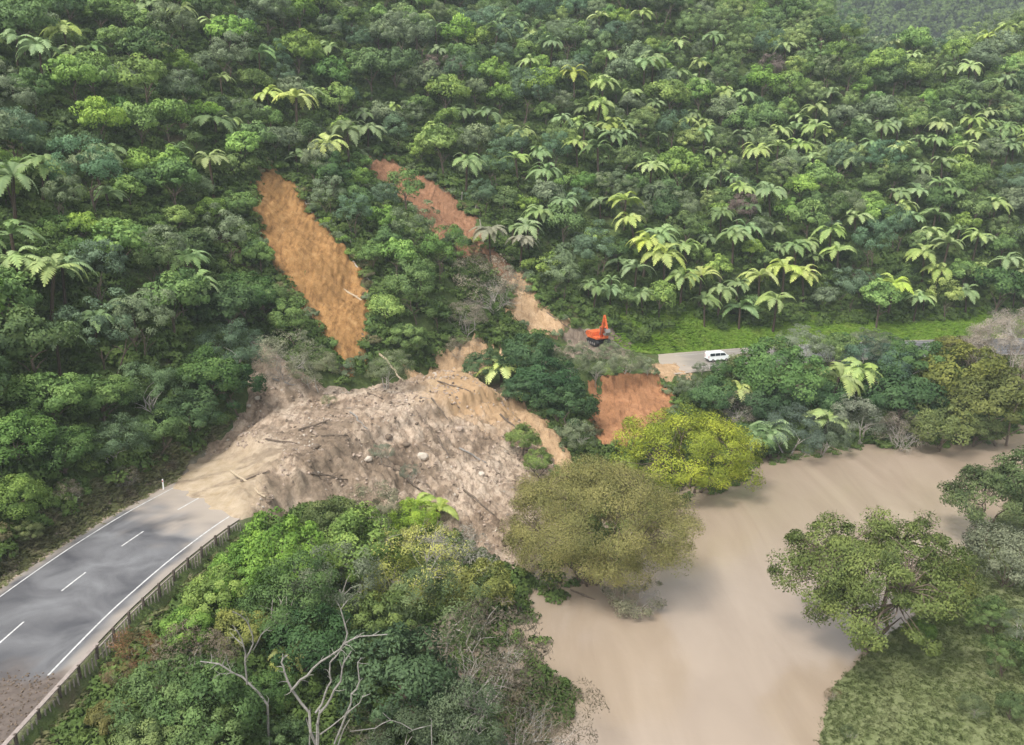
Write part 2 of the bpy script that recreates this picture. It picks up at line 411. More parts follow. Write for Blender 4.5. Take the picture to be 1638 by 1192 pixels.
def mat_farhill():
    t = NT('distant_bush'); v = t.obj()
    f = t.noise(.09, 6, .7, v)
    c = t.ramp(f, [(.3, (.020, .035, .020)), (.55, (.05, .075, .035)), (.75, (.10, .12, .05))])
    t.prin(c, .95, t.bump(f, 1, 6), .1); return t.m
M_ground, M_grass, M_mud, M_road, M_water, M_far = mat_ground(), mat_grass(), mat_mud(), mat_road(), mat_water(), mat_farhill()
M_orange = mat_clay('orange_clay', (.19, .095, .035), (.34, .185, .068), (.44, .27, .12))
M_brown = mat_clay('brown_clay', (.17, .085, .045), (.28, .145, .08), (.38, .22, .13))
M_tan = mat_clay('tan_clay', (.34, .215, .11), (.49, .33, .19), (.60, .44, .29))
M_red = mat_clay('red_clay', (.24, .11, .055), (.37, .18, .085), (.45, .24, .125))

# ------------------------------------------------------------------ the land
wideG = Geo(); wideG.box((0, 900, -14), (5000, 5000, 1.0)); link('valley_floor', wideG.mesh('valley_floor', M_ground), kind='structure')
dR, sR = pl_dist(GXX, GYY, ROAD); e2g, _ = pl_dist(GXX, GYY, SSH); eg, _ = pl_dist(GXX, GYY, NSH)
bare = np.clip(sstep(8.8, 6.5, np.abs(dR-.2))*(GYY < 120)+sstep(1.4, .4, np.abs(eg))*.8, 0, 1)
right = (e2g < 1.0) & (eg < 0)
link('hillside', grid_mesh('hillside', GXX, GYY, GZ, M_ground, keep=~right, attr={'bare': bare}), kind='structure')
link('river_flat', grid_mesh('river_flat', GXX, GYY, GZ-.002, M_grass, keep=(e2g < 1.5) & (eg < 0)), kind='structure')
# water: one sheet between and beyond the banks
wx = np.arange(-12, 330, 3.0); wy = np.arange(-10, 230, 3.0); WX, WY = np.meshgrid(wx, wy)
link('river', grid_mesh('river', WX, WY, np.full(WX.shape, -8.0), M_water), kind='structure')
# far hills
fx = np.arange(-500, 900, 14.0); fy = np.arange(470, 1100, 14.0); FX, FY = np.meshgrid(fx, fy)
FZ = -10+210*sstep(470, 800, FY)*(1+.25*fbm(FX/160, FY/160, 91, 4))+fbm(FX/30, FY/30, 95, 3)*10
link('far_hills', grid_mesh('far_hills', FX, FY, FZ, M_far), kind='structure')

# pale air filling the valley
hz = Geo(); hz.box((50, 560, 110), (1500, 1240, 268)); hm = bpy.data.materials.new('haze'); hm.use_nodes = True; hn = hm.node_tree; hn.nodes.clear()
vo = hn.nodes.new('ShaderNodeVolumePrincipled'); vo.inputs['Density'].default_value = .00032; vo.inputs['Color'].default_value = (.80, .90, .95, 1); vo.inputs['Anisotropy'].default_value = .1
ho = hn.nodes.new('ShaderNodeOutputMaterial'); hn.links.new(vo.outputs[0], ho.inputs['Volume'])
link('haze', hz.mesh('haze', hm), kind='stuff', label='thin pale blue haze hanging in the valley air', category='haze')

# ------------------------------------------------------------------ road
RP = np.array(ROAD)
seg = np.hypot(*np.diff(RP, axis=0).T); RS = np.concatenate([[0], np.cumsum(seg)])
def rp(s, off=0.0):
    """point on the road at arc length s, off metres to the hill side"""
    x = np.interp(s, RS, RP[:, 0]); y = np.interp(s, RS, RP[:, 1])
    x2 = np.interp(np.asarray(s)+.5, RS, RP[:, 0]); y2 = np.interp(np.asarray(s)+.5, RS, RP[:, 1])
    x1 = np.interp(np.asarray(s)-.5, RS, RP[:, 0]); y1 = np.interp(np.asarray(s)-.5, RS, RP[:, 1])
    L = np.hypot(x2-x1, y2-y1); return x-(y2-y1)/L*off, y+(x2-x1)/L*off
def s_at(y): return float(np.interp(y, RP[:, 1], RS))
def strip(name, s0, s1, o0, o1, z, mat, n=None, cols=1, **kw):
    n = n or max(2, int((s1-s0)/1.0)); s = np.linspace(s0, s1, n); o = np.linspace(o0, o1, cols+1)
    X = np.zeros((n, cols+1)); Y = X.copy()
    for j, q in enumerate(o): X[:, j], Y[:, j] = rp(s, q)
    return X, Y, np.full(X.shape, z)
X, Y, Z = strip('road', 8, RS[-1]-5, 5.6, -7.6, 0, M_road, cols=24)
offs = np.linspace(5.6, -7.6, 25)[None, :]+0*X
dn = fbm(X/2.5, Y/2.5, 41, 3)
mudd = poly_sd(X, Y, MUD)
dust = np.clip(sstep(4.7, 5.6, offs+dn*.5)*.8+sstep(-6.5, -7.4, offs+dn*.6)*.75+sstep(-8, -.5, mudd+dn*4)*.95, 0, 1)
dust = np.clip(dust+sstep(33, 27, X+dn*3)*sstep(10, 16, X)*.9, 0, 1); dust = np.clip(dust+.55*sstep(60, 40, X+dn*5)*sstep(10, 16, X), 0, 1); soil = np.clip(sstep(58.5, 56.0, Y+dn*2.5+(X+38)*.25), 0, 1)
road = link('road', grid_mesh('road', X, Y, Z+.0, M_road, attr={'dust': dust, 'soil': soil}), kind='structure')
M_line = plain('road_paint', (.52, .52, .51), .6, .3, 2.5)
s_mud = s_at(91)
def line(name, s0, s1, o, w, z=.006):
    X, Y, Z = strip(name, s0, s1, o+w/2, o-w/2, z, M_line)
    link(name, grid_mesh(name, X, Y, Z, M_line), road)
line('edge_line', s_at(30), s_at(92), RL, .13); line('edge_line', s_at(56.5), s_at(86), -RR, .15)
line('edge_line', s_at(150), RS[-1]-8, RL-1, .14); line('edge_line', s_at(150), RS[-1]-8, -RR+1.5, .14)
for yy in (61.8, 70.2, 78.8, 87.3): line('centre_dash', s_at(yy)-1.7, s_at(yy)+1.7, -.0, .15)
for k in range(9): line('centre_dash', s_at(150)+5+k*10, s_at(150)+8+k*10, 0, .15)

# ------------------------------------------------------------------ mud tongue
mx = np.arange(-58, 20, .26); my = np.arange(66, 150, .26); MX, MY = np.meshgrid(mx, my)
MZ = mud_height(MX, MY); sdm = poly_sd(MX, MY, MUD)
silt = np.clip(sstep(-24, -31, MX+fbm(MX/3, MY/3, 43, 3)*4)*sstep(104, 96, MY)+.8*sstep(.55, .8, fbm(MX/7, MY/7, 44, 3)+.3*sstep(112, 122, MY)), 0, 1)
dark = np.clip(sstep(-.35, .25, fbm(MX/4, MY/2.2, 48, 4, .6)+.95*np.exp(-((MX+21)/10)**2-((MY-98)/6.5)**2)+.35*np.exp(-((MX+8)/4)**2-((MY-106)/4)**2)-.45), 0, 1)*.85  # patchy darker brown soil, strongest on the front face of the heap
rust = np.clip(sstep(-17, -8, MX)*sstep(112, 118, MY+fbm(MX/3, MY/3, 46, 2)*3), 0, 1)*.75
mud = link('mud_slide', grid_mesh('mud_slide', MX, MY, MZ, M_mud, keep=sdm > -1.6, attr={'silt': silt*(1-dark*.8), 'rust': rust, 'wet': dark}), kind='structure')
MGZ = MZ
def surf(x, y):
    """top of mud or ground"""
    g = H(x, y); x = np.asarray(x, float); y = np.asarray(y, float)
    m = bil(MGZ, x, y, -58, 66, .26); ok = (x > -57) & (x < 19) & (y > 67) & (y < 149)
    sd = poly_sd(x, y, MUD) > -.8
    return np.where(ok & sd, np.maximum(g, m), g)

# ------------------------------------------------------------------ clay slips, each its own scar
def scar(key, mat, depth=.25, rel=.5):
    P = SLIPW[key]; a = np.array(P); x0, y0 = a.min(0)-3; x1, y1 = a.max(0)+3
    X, Y = np.meshgrid(np.arange(x0, x1, .25), np.arange(y0, y1, .25))
    sd = poly_sd(X, Y, P)+fbm(X/2.6, Y/2.6, len(key)*7, 4, .65)*2.0
    g = H(X, Y)
    Z = g+sstep(-1.0, .5, sd)*(depth+.8)-.8+(fbm(X/3.5, Y/6.0, 201, 3, .5)*rel*.9+np.abs(fbm(X/.9, Y/5.0, 205, 3, .6))*rel*.8+fbm(X/.6, Y/.6, 207, 2, .6)*rel*.35)*sstep(0, 1.5, sd)
    return link('clay_slip', grid_mesh('clay_slip', X, Y, Z, mat, keep=sd > -1.6), kind='structure')
scar('orange', M_orange, .45, .7); scar('upper', M_brown, .3, .5); scar('middle', M_brown, .35, .4); scar('lower', M_tan, .5, .3)
scar('gully', M_tan, .9, .4); scar('strip', M_tan, .9, .5); scar('river', M_red, .6, .35); scar('shoulder', M_tan, .12, .1); scar('pad', mat_clay('churned_debris', (.12, .095, .07), (.24, .19, .145), (.34, .28, .21)), .3, .6)
def inpoly(x, y, P):
    c = False; n = len(P)
    for i in range(n):
        x0, y0 = P[i]; x1, y1 = P[(i+1) % n]
        if (y0 > y) != (y1 > y) and x < (x1-x0)*(y-y0)/(y1-y0)+x0: c = not c
    return c
def in_bare(x, y, marg=0.0):
    if poly_sd(np.array([x]), np.array([y]), MUD)[0] > -marg: return True
    return any(poly_sd(np.array([x]), np.array([y]), P)[0] > -marg for P in SLIPW.values())

# ------------------------------------------------------------------ plants
def nrm(a): return a/(np.linalg.norm(a, axis=-1, keepdims=True)+1e-9)
def leaves(P, N, size, aspect, rs, tint, flat=.55, soft=.8):
    """one rhombic leaf per point; shading normals follow the clump"""
    n = len(P)
    nn = nrm(N+rs.randn(n, 3)*flat); a = nrm(np.cross(nn, rs.randn(n, 3))); b = np.cross(nn, a)
    s = size*(.6+.8*rs.rand(n))[:, None]
    V = np.stack([P-a*s, P-b*s*aspect, P+a*s, P+b*s*aspect], 1).reshape(-1, 3)
    F = np.arange(4*n).reshape(n, 4)
    cn = np.repeat(nrm(N*soft+nn*(1-soft)*np.sign((nn*N).sum(1))[:, None]), 4, 0)
    return V, F, np.repeat(tint, 4), cn
def crown_mesh(name, seed, a, b, ncl, nleaf, size, aspect=.5, clr=.3, droop=0, low=-.25, mat=None, hollow=.55, zc=0):
    """crown of leaf clumps spread through an uneven ellipsoid (radius a, half height b) centred at height zc"""
    rs = np.random.RandomState(seed); Ps = []; Ns = []; Ts = []
    lob = rs.randn(5, 3); lob = nrm(lob); la = .25*rs.rand(5)+.05
    for k in range(ncl):
        d = nrm(rs.randn(3))
        while d[2] < low: d = nrm(rs.randn(3))
        r = (hollow+(1-hollow)*rs.rand()**.6)*(.82+sum(la[i]*max(0, d@lob[i])**3 for i in range(5))*1.6)
        c = d*r*np.array([a, a, b])
        cr = clr*a*(.6+.7*rs.rand()); m = int(nleaf*(.6+.8*rs.rand()))
        dd = nrm(rs.randn(m, 3)+d*.7+np.array([0, 0, .25])); rr = cr*(.45+.65*rs.rand(m)**.5)[:, None]
        p = c+dd*rr*np.array([1, 1, .75]); p[:, 2] -= droop*((p[:, :2]**2).sum(1))/(a*a)*b
        Ps.append(p); Ns.append(nrm(dd+d*.5+np.array([0, 0, .35]))); t0 = rs.rand()
        Ts.append(np.clip(t0*.6+.4*rs.rand(m), 0, 1))
    P = np.concatenate(Ps); P[:, 2] += zc
    V, F, T, cn = leaves(P, np.concatenate(Ns), size, aspect, rs, np.concatenate(Ts))
    return mesh_np(name, V, F, mat or M_leaf, attr={'tint': T}, cn=cn)
def trunk_mesh(name, seed, h, r, spread, top, mat, stems=1, limbs=5):
    rs = np.random.RandomState(seed); g = Geo()
    for s in range(stems):
        off = rs.randn(2)*.25*(stems > 1); lean = rs.randn(2)*spread*.25*(1+(stems > 1))
        p = [np.array([off[0], off[1], -.6])+np.array([lean[0]*t, lean[1]*t, (h+.6)*t])+np.append(rs.randn(2)*.06*h*.3*(t > 0), 0) for t in np.linspace(0, 1, 5)]
        g.tube(p, np.linspace(r, r*.5, 5), 6)
        for k in range(limbs):
            t = .45+.5*rs.rand(); st = p[0]*(1-t)+p[-1]*t; an = rs.rand()*6.28
            en = st+np.array([math.cos(an)*spread, math.sin(an)*spread, (top-h)*(.3+.7*rs.rand())]); mid = (st+en)/2+np.array([0, 0, .15*spread])
            g.tube([st, mid, en], [r*.45, r*.3, r*.1], 4)
    return g.mesh(name, mat)

# --- kinds of bush tree (radius ~ 2.4-3 m, unit scale)
BROAD = []
for i in range(6):
    a = 2.5+.2*(i % 3); hh = 2.6+.5*(i % 2)
    BROAD.append((crown_mesh('crown', 100+i, a, 2.0+.25*(i % 3), 34, 80, .17, .55, .30, zc=hh+1.2), trunk_mesh('trunk', 130+i, hh, .17, 1.3, hh+2, M_bark)))
KAN = []
for i in range(4):     # fine-leaved grey-green trees with rounded soft heads
    KAN.append((crown_mesh('crown', 200+i, 2.5, 2.3, 44, 95, .11, .4, .24, zc=4.2, hollow=.6), trunk_mesh('trunk', 230+i, 2.6, .10, 1.1, 4.2, M_bark, 2, 4)))
DOME = [(crown_mesh('crown', 260+i, 2.3, 2.5, 26, 110, .15, .5, .36, zc=3.6, hollow=.35), trunk_mesh('trunk', 270+i, 3.0, .15, 1.0, 4.5, M_bark)) for i in range(3)]
SHRUB = []
for i in range(5):
    SHRUB.append((crown_mesh('foliage', 300+i, 1.7, 1.25, 22, 70, .13, .5, .33, zc=1.1, low=-.1), trunk_mesh('stem', 330+i, .9, .06, .7, 1.6, M_bark, 3, 2)))

def frond_mesh(seed, L=2.75, wid=.40, rise=.42, drop=.85):
    rs = np.random.RandomState(seed); V = []; F = []; T = []; N = 15
    def rach(t): return np.array([L*(t-.12*t*t*t), 0, L*rise*t*(1-t)*1.6-drop*t**2.6*.9+.15*t])
    ts = np.linspace(.04, 1, N+1); V = [rach(t) for t in ts]; T = [.3]*len(V)
    for k in range(N):
        p = (V[k]+V[k+1])/2; q = V[k+1]-V[k]; b = np.linalg.norm(q); q = q/b; t = (ts[k]+ts[k+1])/2
        w = wid*L*.5*(math.sin(math.pi*min(1, t*.93+.08)**1.1)**.75)
        side = np.array([0, 1, 0])
        for sg in (-1, 1):
            tip = p+side*sg*w+q*w*.38-np.array([0, 0, .28*w])+rs.randn(3)*.025
            m1 = V[k]*.4+tip*.6-q*b*.32; m2 = V[k+1]*.4+tip*.6+q*b*.12
            i = len(V); V += [m1, tip, m2]; f = (k, i, i+1, i+2, k+1); F.append(f if sg < 0 else f[::-1]); T += [min(1, rs.rand()*.5+.3*t+.1)]*3
    me = bpy.data.meshes.new('frond'); me.from_pydata([tuple(v) for v in V], [], F); me.update()
    a = me.attributes.new('tint', 'FLOAT', 'POINT'); a.data.foreach_set('value', np.array(T, np.float32))
    me.materials.append(M_frond); return me
FROND = [frond_mesh(1), frond_mesh(2, 2.5, .42, .6, .6), frond_mesh(3, 2.8, .4, .3, 1.25), frond_mesh(4, 2.0, .42, .8, .3)]
def ferntrunk(h):
    g = Geo(); g.tube([(0, 0, -.8), (.03, 0, h*.5), (0, .04, h+.05)], [.17, .12, .13], 6); return g.mesh('trunk', M_fibre)
FTR = {h: ferntrunk(h) for h in (1.2, 2.6, 4.0)}

def empty(name, loc, rz=0.0, s=1.0, **pr):
    o = bpy.data.objects.new(name, None); C.objects.link(o); o.location = loc; o.rotation_euler = (0, 0, rz); o.scale = (s, s, s)
    o.empty_display_size = .3
    for k, v in pr.items(): o[k] = v
    return o
def hj(col, h=.0, v=.0):
    import colorsys
    a, b, c = colorsys.rgb_to_hsv(*col); a += R.uniform(-h, h); c *= 1+R.uniform(-v, v); b *= 1+R.uniform(-.12, .06)
    return colorsys.hsv_to_rgb(a % 1, min(1, b), min(1, c))
# base colours of living foliage
G_DARK = (0.10, 0.175, 0.055); G_MID = (0.165, 0.27, 0.075); G_FRESH = (0.25, 0.39, 0.085); G_GREY = (0.215, 0.28, 0.145); G_BLUE = (0.14, 0.235, 0.125)
G_FERN = (.34, .44, .14); G_FERNB = (.46, .55, .13); G_FERNG = (.25, .36, .14); G_FERND = (.19, .27, .10); G_YEL = (.22, .24, .035); G_OLIVE = (.14, .13, .04); G_BROWN = (.17, .135, .09)
G_DRY = (.20, .19, .09); G_PALE = (.30, .29, .20); G_PINK = (.20, .16, .13)
CN = {G_DARK: 'dark green', G_MID: 'mid green', G_FRESH: 'fresh green', G_GREY: 'grey green', G_BLUE: 'blue green', G_FERN: 'light green',
      G_FERNB: 'bright lime green', G_FERNG: 'soft green', G_FERND: 'dull green', G_YEL: 'yellow green', G_OLIVE: 'olive', G_BROWN: 'brownish', G_PALE: 'pale straw', G_DRY: 'dry olive', G_PINK: 'pinkish brown'}

def zone(px, py):
    if py > 790 and px < 900: return 'in the thicket between the near road and the river'
    if px < 400 and py > 430: return ('high' if py < 520 else 'midway' if py < 610 else 'low')+' on the near road bank '+['at the photo edge', 'above the centre dashes', 'towards the marker post', 'next to the mud'][int(np.clip(px//100, 0, 3))]
    if px < 420 and py > 200: return ('high' if py < 290 else 'midway' if py < 370 else 'low')+' on the slope '+['by the photo edge', 'left of the orange slip', 'touching the orange slip'][int(np.clip(px//140, 0, 2))]
    if px < 420: return ('at the top of the slope' if py < 70 else 'high on the slope' if py < 140 else 'halfway up the slope')+[' at the photo edge', ' above the near road', ' above the silted road end'][int(np.clip(px//140, 0, 2))]
    if 480 < px < 800 and 240 < py < 620: return ('at the top' if py < 340 else 'halfway' if py < 440 else 'at the foot')+' of the ridge, '+('orange slip side' if px < 560+(py-240)*.3 else 'upper slip side')
    if 400 <= px < 620 and py < 260: return ('closely' if py > 190 else 'some way' if py > 120 else 'well' if py > 60 else 'far')+' above the orange slip head'+(' leftward' if px < 510 else ' rightward')
    if px < 900 and 530 < py < 760: return 'on the mound beyond the mud slide'
    if px > 900 and 560 < py < 760: return 'on the steep bank between far road and river'
    if px > 1200 and py > 740: return 'on the flat across the river'
    row = ['on the hilltop', 'high on the hill', 'on the upper hill', 'midway up the hill', 'on the lower hill', 'at the hill foot'][int(np.clip(py//82, 0, 5))]
    col = [c for q, c in ((520, 'above the orange slip'), (640, 'above the ridge trees'), (760, 'above the upper slip'), (880, 'above the withered ferns'), (1000, 'above the digger'), (1100, 'above the red slip'), (1200, 'above the white van'),
        (1320, 'above the far bank ferns'), (1420, 'above the riverbank thicket'), (1530, 'above the bright road strip'), (9999, 'above the bare willow')) if px < q][0]
    return row+' '+col
def z2(px, py):
    return ', western end' if False else ''
cnt = {'tree_fern': 0, 'broadleaf_tree': 0, 'kanuka_tree': 0, 'shrub': 0, 'dome_tree': 0}
NUMW = {}
def sizew(s): return 'small' if s < .8 else ('large' if s > 1.12 else 'middling')
def put_fern(x, y, z, s=1.0, col=G_FERN, h=None, nf=None, label=None, group=None, dead=False):
    s = s*1.72*R.uniform(.92, 1.08)
    h = h or random.choice([2.6, 4.0, 4.0]); px, py, _ = project(x, y, z+h*s); zz = zone(px, py); nf = nf or random.choice([12, 13, 14, 15])
    h = min(FTR, key=lambda k: abs(k-h))
    o = empty('tree_fern', (x, y, z), R.rand()*6.28, s, label=label or f'{sizew(s/1.6)} {CN.get(col, "green")} tree fern {zz}', category='tree fern', group=group or 'tree ferns '+zz)
    o.rotation_euler = (R.randn()*.07, R.randn()*.07, R.rand()*6.28)
    link('trunk', FTR[h], o)
    cc = hj(col, .012, .15); a0 = R.rand()*6
    for k in range(nf):
        me = FROND[k % 3] if k < nf-3 else FROND[3 if not dead else 2]
        link('frond', me, o, (0, 0, h), (R.randn()*.16, R.uniform(-.12, .22) if k < nf-3 else -.35, a0+k*6.283/nf*1.0+R.randn()*.12 if k < nf-3 else R.rand()*6.28), R.uniform(.8, 1.12), hj(cc, .006, .1))
    cnt['tree_fern'] += 1; return o
def put_tree(kind, x, y, z, s, col, lib=None, label=None, group=None, sz=1.0, cat=None):
    lib = lib or {'broadleaf_tree': BROAD, 'kanuka_tree': KAN, 'shrub': SHRUB, 'dome_tree': DOME}[kind]
    cm, tm = lib[R.randint(len(lib))]
    px, py, _ = project(x, y, z+3*s); zz = zone(px, py)
    s = s*(1.42 if kind != 'shrub' else 1.25)
    word = {'broadleaf_tree': '{} broadleaf tree', 'kanuka_tree': '{} fine leaved tree', 'shrub': '{} shrub', 'dome_tree': '{} round headed tree'}[kind].format(CN.get(col, 'green'))
    lb = label or f'{sizew(s/1.35)} {word} {zz}'
    if len(lb.replace(',', ' ').split()) > 16: lb = lb.split(' ', 1)[1]
    o = empty(kind, (x, y, z), R.rand()*6.28, s, label=lb, category=cat or ('shrub' if kind == 'shrub' else 'tree'), group=group or {'broadleaf_tree': 'broadleaf trees ', 'kanuka_tree': 'fine leaved trees ', 'shrub': 'shrubs ', 'dome_tree': 'round headed trees '}[kind]+zz)
    o.rotation_euler = (R.randn()*.06, R.randn()*.06, R.rand()*6.28); o.scale = (s, s, s*sz)
    link('stem' if kind == 'shrub' else 'trunk', tm, o)
    link('foliage' if kind == 'shrub' else 'crown', cm, o, color=hj(col, .015, .15))
    cnt[kind] += 1; return o
PL = {}      # what already stands, by 6 m cell: x, y, radius
def free(x, y, r):
    i, j = int(x//6), int(y//6)
    for a in (i-1, i, i+1):
        for b in (j-1, j, j+1):
            for (u, v, q) in PL.get((a, b), ()):
                if (u-x)**2+(v-y)**2 < (r+q)**2: return False
    return True
def claim(x, y, r): PL.setdefault((int(x//6), int(y//6)), []).append((x, y, r))
def clear_of_road(x, y):
    d, s = pl_dist(np.array([x]), np.array([y]), ROAD); return d[0]

# --- tree ferns that stand out, from the photograph: crown centre, size, colour, trunk
F_ = [(530, 228, 1.15, G_FERNB, 4), (598, 243, .8, G_FERN, 2.6), (470, 160, 1.05, G_FERNB, 4), (432, 150, .9, G_FERNB, 2.6), (500, 150, .8, G_FERN, 2.6),
 (835, 212, .9, G_FERN, 4), (895, 190, .8, G_FERNG, 4), (745, 262, .9, G_FERNG, 4), (830, 255, .85, G_FERN, 4), (870, 280, .9, G_FERNG, 4), (925, 228, .9, G_FERN, 4),
 (955, 170, .9, G_FERN, 4), (860, 340, .8, G_FERNG, 4), (905, 320, .9, G_FERNG, 4), (1000, 318, 1.0, G_FERNB, 4), (1020, 352, .95, G_FERNB, 4), (1030, 392, 1.05, G_FERNB, 4),
 (1065, 412, 1.1, G_FERNB, 4), (1100, 395, .9, G_FERN, 4), (1120, 440, .95, G_FERNB, 4), (1150, 462, .95, G_FERN, 4), (1090, 445, 1.0, G_FERN, 4), (1215, 440, 1.05, G_FERNB, 4), (1255, 430, 1.1, G_FERNB, 4),
 (1290, 445, .95, G_FERNB, 4), (1240, 482, .9, G_FERN, 4), (1330, 370, .9, G_FERN, 4), (1345, 405, .9, G_FERN, 4), (1425, 455, 1.0, G_FERNB, 4), (1375, 350, 1.0, G_FERN, 4), (1480, 408, 1.0, G_FERN, 4),
 (1500, 430, .9, G_FERN, 4), (1215, 245, .95, G_FERN, 4), (1245, 235, .8, G_FERN, 4), (1040, 270, .9, G_FERN, 4), (1180, 300, .8, G_FERN, 4), (1140, 60, .9, G_FERNG, 4), (1090, 70, .85, G_FERN, 4),
 (1030, 22, .85, G_FERN, 4), (960, 30, .8, G_FERN, 4), (880, 70, .85, G_FERNG, 4), (790, 50, .8, G_FERNG, 4), (850, 100, .85, G_FERN, 4), (920, 120, .9, G_FERNB, 4), (700, 80, .8, G_FERNG, 4), (1260, 75, .9, G_FERN, 4),
 (1430, 70, .9, G_FERN, 4), (1460, 90, .85, G_FERN, 4), (1400, 60, .8, G_FERN, 4), (1580, 60, .9, G_FERNB, 4), (1610, 45, .9, G_FERN, 4), (1550, 110, .8, G_FERN, 4), (1500, 200, .85, G_FERN, 4), (1600, 130, .85, G_FERNG, 4),
 (1440, 240, .8, G_FERN, 4), (1550, 240, .85, G_FERN, 4), (1610, 235, .85, G_FERNG, 4), (1510, 260, .8, G_FERNG, 4), (1380, 190, .8, G_FERNG, 4), (1330, 150, .8, G_FERNG, 4), (1130, 200, .8, G_FERN, 4), (1020, 145, .8, G_FERN, 4),
 (70, 432, 1.0, G_FERN, 4), (30, 415, .9, G_FERN, 4), (20, 380, .95, G_FERNG, 4), (15, 290, .9, G_FERNG, 4), (60, 265, .8, G_FERNG, 4), (60, 80, .9, G_FERNG, 4), (105, 50, .9, G_FERN, 4), (20, 60, .8, G_FERNG, 4),
 (290, 15, .8, G_FERN, 4), (330, 35, .8, G_FERN, 4), (1180, 625, .85, G_FERNB, 2.6), (1330, 600, 1.05, G_FERN, 4), (1370, 595, .95, G_FERN, 4), (1290, 620, .9, G_FERNG, 2.6), (1320, 665, 1.0, G_FERN, 2.6), (1235, 690, .95, G_FERNG, 2.6),
 (1205, 700, .8, G_FERNG, 2.6), (1200, 600, .7, G_FERNG, 2.6), (1560, 380, .8, G_FERN, 4), (1590, 330, .8, G_FERN, 4), (1450, 330, .8, G_FERN, 4), (1610, 420, .8, G_FERNG, 4)]
for (px, py, s, col, h) in F_:
    x, y, z = hit(px, py, h*s*1.72+.2)
    if in_bare(x, y, .3): continue
    put_fern(x, y, z, s*1.05, col, h); claim(x, y, 2.0*s)
for px, py, s, lab in [(802, 598, .95, 'bright lime tree fern standing alone in the dark bush on the mound'), (1005, 745, .75, 'pale lime fern beside the yellow green willow at the foot of the red slip')]:
    x, y, z = hit(px, py, 1.4, surf); put_fern(x, y, z, s*1.1, G_FERNB, 1.2, 12, label=lab, group='lone ferns'); claim(x, y, 1.8)
for px, py, s, lab in [(785, 388, .95, 'dying tree fern with pale withered crown between the slips'), (832, 402, .85, 'pale withered tree fern on a leaning trunk beside the lower slip')]:
    x, y, z = hit(px, py, 4.2); put_fern(x, y, z, s, G_PALE, 4, 14, label=lab, group='withered ferns', dead=True); claim(x, y, 1.6)


# --- trees and bushes that stand out
def hero_tree(name, seed, loc, a, b, zc, ncl, nleaf, size, col, label, cat='tree', group=None, aspect=.5, clr=.2, low=-.35, hollow=.45, stems=1, r=.3, mat=M_bark, branch='trunk', foliage='crown', a2=None, twigs=3, fork=.35, leafm=None):
    """limbs run from the foot of the tree out to every leaf clump of an uneven crown"""
    rs = np.random.RandomState(seed); a2 = a2 or a
    lob = nrm(rs.randn(7, 3)); la = rs.rand(7)*.35
    cl = []
    for k in range(ncl):
        d = nrm(rs.randn(3))
        while d[2] < low: d = nrm(rs.randn(3))
        rr = (hollow+(1-hollow)*rs.rand()**.5)*(.80+sum(la[i]*max(0, d@lob[i])**4 for i in range(7)))
        cl.append(d*rr*np.array([a, a2, b])+np.array([0, 0, zc]))
    cl = np.array(cl); g = Geo()
    K = max(4, stems*3); an = rs.rand()*6.28
    mains = []
    for k in range(K):
        st = np.array([0, 0, -.8])+np.append(rs.randn(2)*.3*(stems > 1), 0)
        ang = an+k*6.28/K+rs.randn()*.2; e = np.array([math.cos(ang)*a*.6, math.sin(ang)*a2*.6, zc+b*rs.uniform(-.1, .5)])
        fk = st*(1-fork)+np.array([0, 0, zc])*fork if stems == 1 else st*.8+e*.2*np.array([1, 1, .8])
        pts = []
        for t in np.linspace(0, 1, 8):
            p = (1-t)**2*st+2*t*(1-t)*(fk+np.array([0, 0, .1*zc]))+t*t*e; pts.append(p+rs.randn(3)*.035*a*(t > .15))
        pts = np.array(pts); mains.append(pts); g.tube(pts, np.linspace(r/(1 if k == 0 else 1.4), r*.22, 8), 6)
    allp = np.concatenate([m[3:] for m in mains])
    P = []; Nn = []; T = []
    for c in cl:
        q = allp[np.argmin(((allp-c)**2).sum(1)+rs.rand(len(allp))*.05*a*a)]
        mid = (q+c)/2+rs.randn(3)*.06*a+np.array([0, 0, .06*a]); g.tube([q, mid, c], [r*.2, r*.13, r*.06], 4, False)
        cr = clr*a*(.55+.8*rs.rand())
        for j in range(twigs):
            dd = nrm(rs.randn(3)+np.array([0, 0, .3])+nrm(c-np.array([0, 0, zc]))*.8); g.tube([c, c+dd*cr*.6+rs.randn(3)*.05*cr, c+dd*cr*1.15], [r*.06, r*.045, r*.02], 3, False)
        m = int(nleaf*(.5+rs.rand())); out = nrm(c-np.array([0, 0, zc*.8]))
        dd = nrm(rs.randn(m, 3)+out*.6+np.array([0, 0, .3])); rr = cr*(.3+.85*rs.rand(m)**.6)[:, None]
        P.append(c+dd*rr*np.array([1, 1, .7])); Nn.append(nrm(dd+out*.5+np.array([0, 0, .4]))); T.append(np.clip(rs.rand()*.6+.4*rs.rand(m), 0, 1))
    V, F, TT, cn = leaves(np.concatenate(P), np.concatenate(Nn), size, aspect, rs, np.concatenate(T))
    o = empty(name, loc, 0, 1, label=label, category=cat)
    if group: o['group'] = group
    link(branch, g.mesh(branch, mat), o); link(foliage, mesh_np(foliage, V, F, leafm or M_leaf, attr={'tint': TT}, cn=cn), o, color=col)
    return o
x, y = at(1122, 812, -8)
hero_tree('willow', 11, (x, y+6, -8.3), 9.0, 5.4, 5.6, 130, 330, .15, (.33, .39, .045), 'spreading yellow green willow standing in the flood edge below the red clay slip', aspect=.35, clr=.17, r=.35, stems=2, low=-.55, hollow=.5)
x, y = at(945, 985, -8)
